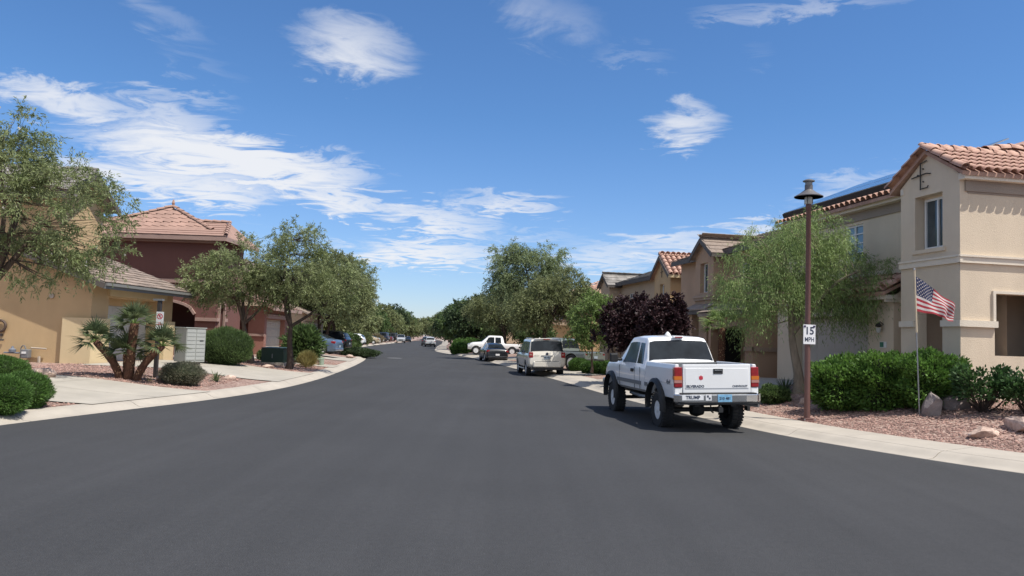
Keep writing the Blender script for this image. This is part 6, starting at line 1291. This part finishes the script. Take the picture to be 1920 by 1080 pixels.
for i, (x, y, h, w, lm, lb) in enumerate(FL): far_tree(lb, (x, y, .3), h, w, lm, 40 + i, 'row of trees on the left side')
# street closes with trees
for i, (x, y, h, w, lm, lb) in enumerate([(-36, 335, 10, 13, LF_OLIVE, 'olive tree straight beyond the bend'), (-27, 330, 9.5, 13, LF_GRN, 'green tree beyond the bend on the right'), (-60, 350, 12, 18, LF_OLIVE, 'tree beyond the bend far on the left'), (-47, 345, 9.5, 15, LF_WILLOW, 'pale tree in the middle beyond the bend'), (-75, 300, 12, 16, LF_OLIVE, 'olive tree hidden behind the left row')]):
    far_tree(lb, (x, y, .2), h, w, lm, 60 + i, 'trees closing the view down the street')
# right row
FR = [(-4.4, 98, 7.2, 7.0, LF_DRK, 'dark dense green tree above the farthest right sidewalk'), (-6.6, 110, 7.0, 6.5, LF_GRN, 'green tree left of the dark dense tree'), (-.6, 92, 8.4, 7, LF_GRN, 'bright green tree right of the dark dense tree'), (-8.4, 124, 7.4, 7.0, LF_DRK, 'small dark tree right of the silver SUV'), (-10.5, 144, 7.5, 7, LF_GRN, 'green tree behind the small dark tree'),
      (-13.0, 168, 8, 8, LF_OLIVE, 'olive tree at the far end of the right row'), (-16, 200, 8.5, 9, LF_GRN, 'far green tree where the right kerb disappears'), (-21, 245, 9, 11, LF_OLIVE, 'last olive tree of the right row')]
for i, (x, y, h, w, lm, lb) in enumerate(FR): far_tree(lb, (x, y, .3), h, w, lm, 80 + i, 'row of trees on the right side')
tree('street_tree', 'olive brown bushy tree above the white pickup in the driveway', (-.6, 78, .3), 2.0, .18, [(0, 0, 4.6, 3.4, 3.0, 2.0), (1.6, 0, 5.2, 2.4, 2.4, 1.8), (-2.0, 0, 4.4, 2.2, 2.2, 1.6)], 330, 110, .2, .06, LF_OLIVE, BARKD, .25, 17, tw=.8)
tree('street_tree', 'tallest pale green tree on the right side of the street', (1.3, 64.5, .3), 2.6, .22, [(0, 0, 7.2, 3.0, 2.6, 2.6), (1.6, 0, 8.2, 2.0, 2.0, 1.6), (-1.6, 0, 8.0, 2.0, 2.0, 1.9), (-1.8, 0, 5.8, 1.8, 2.0, 1.6), (1.8, 0, 6.4, 1.8, 2.0, 1.8)], 400, 110, .2, .05, LF_PALE, BARKD, .35, 18, tw=.8)
tree('street_tree', 'olive tree with leaning dark trunk behind the cream SUV', (3.1, 52.5, .3), 1.9, .18, [(-.9, 0, 4.3, 2.0, 2.0, 1.7), (.4, 0, 5.0, 2.0, 2.0, 1.5), (1.6, 0, 4.0, 1.5, 1.7, 1.5), (-2.0, 0, 3.6, 1.3, 1.6, 1.3)], 360, 120, .16, .045, LF_OLIVE, BARKD, .35, 19, (-.8, 0), tw=.65)
tree('young_tree', 'slim light green tree beside the grey green pickup', (4.15, 38.6, .4), 1.0, .06, [(0, 0, 2.6, 1.15, 1.1, 1.3), (.3, 0, 3.4, .8, .8, .8), (-.3, 0, 1.9, 1.0, 1.0, .7)], 150, 110, .12, .05, LF_BRIGHT, BARK, .25, 20, tw=.4)
for x, y, lb, sd, cr in ((5.0, 31.6, 'left one of the two dark purple leaved plum trees', 21, [(0, 0, 2.6, 1.30, 1.2, 1.05), (-.5, 0, 2.2, 1.0, 1.0, .75), (.5, 0, 3.1, .8, .9, .65)]), (5.95, 29.4, 'right one of the two dark purple leaved plum trees', 22, [(0, 0, 2.5, 1.0, 1.0, .9), (.2, 0, 2.85, .7, .75, .65), (-.3, 0, 1.9, .8, .8, .45)])):
    tree('plum_tree', lb, gl(x, y, 0), .95, .09, cr, 190, 150, .11, .065, LF_PURP, BARKD, .0, sd, tw=.30, group='purple plum trees in front of the yellow house', shell=.1)
for i, (px, py, r_, lb) in enumerate(((1106, 700, .62, 'leftmost of the clipped green mounds left of the white pickup'), (1124, 701, .62, 'middle clipped green mound left of the white pickup'), (1146, 702, .66, 'clipped green mound touching the front of the white pickup'), (1085, 696, .7, 'clipped mound under the young light green tree'))):
    shrub('mound_shrub', lb, g(px, py), (r_ * .8, r_ * .8, r_ * .52), 6000, .08, .03, LF_BUSH, seed=50 + i, group='clipped mounds left of the white pickup', jag=.05, sq=2.3)
for i, (x, y, r_, lb) in enumerate(((-4.3, 84, 1.3, 'round bush nearest the far right sidewalk'), (-2.6, 80, 1.2, 'round bush behind the far right sidewalk bush'), (-5.8, 92, 1.2, 'far round bush by the right sidewalk bend'), (-5.2, 79.5, 1.0, 'low bush just left of the white pickup'))):
    shrub('round_bush', lb, gl(x, y, 0), (r_, r_, r_ * .62), 3500, .17, .07, LF_BUSH, seed=55 + i, group='round bushes along the far right sidewalk', jag=.07)
fan_palm('young_palm', 'short palm with arching fronds beside the dark open garage', gl(8.35, 30.2, 0), [(0, 0, .0, 0, 2.0, .13)], 18, .5, .62, LF_BRIGHT, 7, 16)
rosette('agave', 'spiky plant behind the parked cream SUV', gl(1.0, 53, 0), 30, 1.3, .09, LF_GRN, 9, (30, 80)); tree('young_tree', 'dark bushy small tree right of the black sedan', (1.9, 57.5, .3), .8, .08, [(0, 0, 2.0, 1.3, 1.2, 1.2)], 90, 90, .22, .08, LF_GRN, BARKD, .2, 24, tw=.5)
# right, near
p = g(1499, 737); tree('weeping_tree', 'feathery weeping tree with bright green foliage behind the street lamp', p, 1.75, .15, [(-.2, 0, 4.3, 1.9, 1.8, 1.15), (1.2, 0, 3.7, 1.4, 1.5, 1.25), (-1.3, 0, 3.6, 1.35, 1.4, 1.25), (.4, 0, 4.9, 1.0, 1.1, .7), (-1.5, 0, 2.7, .75, .9, .7), (1.7, 0, 3.1, .7, .8, .6), (0.1, 0, 3.3, 1.3, 1.2, .6)], 300, 240, .105, .0155, LF_WEEP, BARKL, .85, 25, (-.25, 0), tw=.62, spread=.35)
def hedge(name, label, c, r, n, seed): return shrub(name, label, c, r, int(n * 1.1), .10, .048, LF_HEDGE, seed=seed, jag=.15, sq=2.7, up=.35, inner=.80, group='glossy hedge in front of the cream house')
c = g(1600, 775); e = g(1790, 768)
for i, (px, py, rx, rz, lb) in enumerate(((1612, 772, .95, .66, 'left and lowest part of the long glossy green hedge'), (1692, 771, .95, .68, 'middle part of the long glossy green hedge behind the flagpole'), (1766, 770, .75, .66, 'right part of the long glossy hedge above the grey boulder'))):
    q = g(px, py); hedge('hedge', lb, q + Vector((0, .55, 0)), (rx, .62, rz), 11000, 60 + i)
def paddles(name, label, base, r, n, seed):
    root = thing(name, label, 'bush', base); rs = np.random.default_rng(seed); mb = MB(); A = []
    for i in range(n):
        a = rs.uniform(0, 6.28); e_ = rs.uniform(.15, 1.0); tip = np.array((math.cos(a) * r[0] * (1 - e_ * .35), math.sin(a) * r[1] * (1 - e_ * .35), r[2] * rs.uniform(.45, 1.0) * (1 if e_ > .3 else .7))) ; pts = branch(mb, (0, 0, 0), tip, .02, .006, rs, -.05, 4, 4); A += [pts[-1], pts[-2] * .5 + pts[-1] * .5]
    link('stems', mb.mesh('stems', 'all', fix=False), BARKD, root); A = np.array(A); m = 26; P = np.repeat(A, m, 0) + rs.normal(size=(len(A) * m, 3)) * .055; D = P - np.repeat(A, m, 0) + np.array((0, 0, .07)) + (P - P.mean(0)) * .1
    fast_quads('foliage', leaf_quads(P, D, .10, .055, rs).reshape(-1, 3), LF_DRK2, root, local=True); return root
LF_DRK2 = leaf('glossy_dark_leaf', (0.036, 0.087, 0.026), (0.072, 0.138, 0.043), isl=.6)
paddles('dark_shrub', 'dark glossy upright shrub right of the grey boulder', g(1842, 776), (.62, .5, .98), 46, 70); paddles('dark_shrub', 'dark glossy shrub cut by the right frame edge', g(1926, 778), (.45, .45, .9), 36, 71)
shrub('low_shrub', 'low bright green shrub right of the pickup tailgate', g(1458, 758) + Vector((0, .3, 0)), (.42, .4, .26), 4500, .07, .035, LF_GRN, seed=72); rosette('agave', 'dark spiky agave at the foot of the weeping tree', g(1472, 738), 44, .75, .05, LF_DRK, 10, (15, 80)); rosette('agave', 'blue grey agave right of the street lamp', g(1533, 752), 30, .85, .09, LF_AGAVE, 11, (25, 85), .1)
rosette('aloe', 'tan spiky aloe between lamp and hedge', g(1552, 752), 30, .5, .045, LF_AGAVE, 12, (10, 70)); 
boulder('rock', 'upright grey boulder in front of the hedge right of the flagpole', g(1747, 778), (.36, .26, .46), 11, STONE3); boulder('rock', 'brown boulder partly under the hedge', g(1790, 768), (.42, .28, .26), 12, STONE3)
boulder('rock', 'flat pinkish boulder on the gravel nearer the sidewalk', g(1848, 820), (.46, .24, .17), 13); boulder('rock', 'large pinkish boulder cut by the right frame edge', g(1915, 805), (.52, .3, .22), 14); boulder('rock', 'small pale rock at the left of the street lamp', g(1505, 757), (.13, .1, .12), 15)
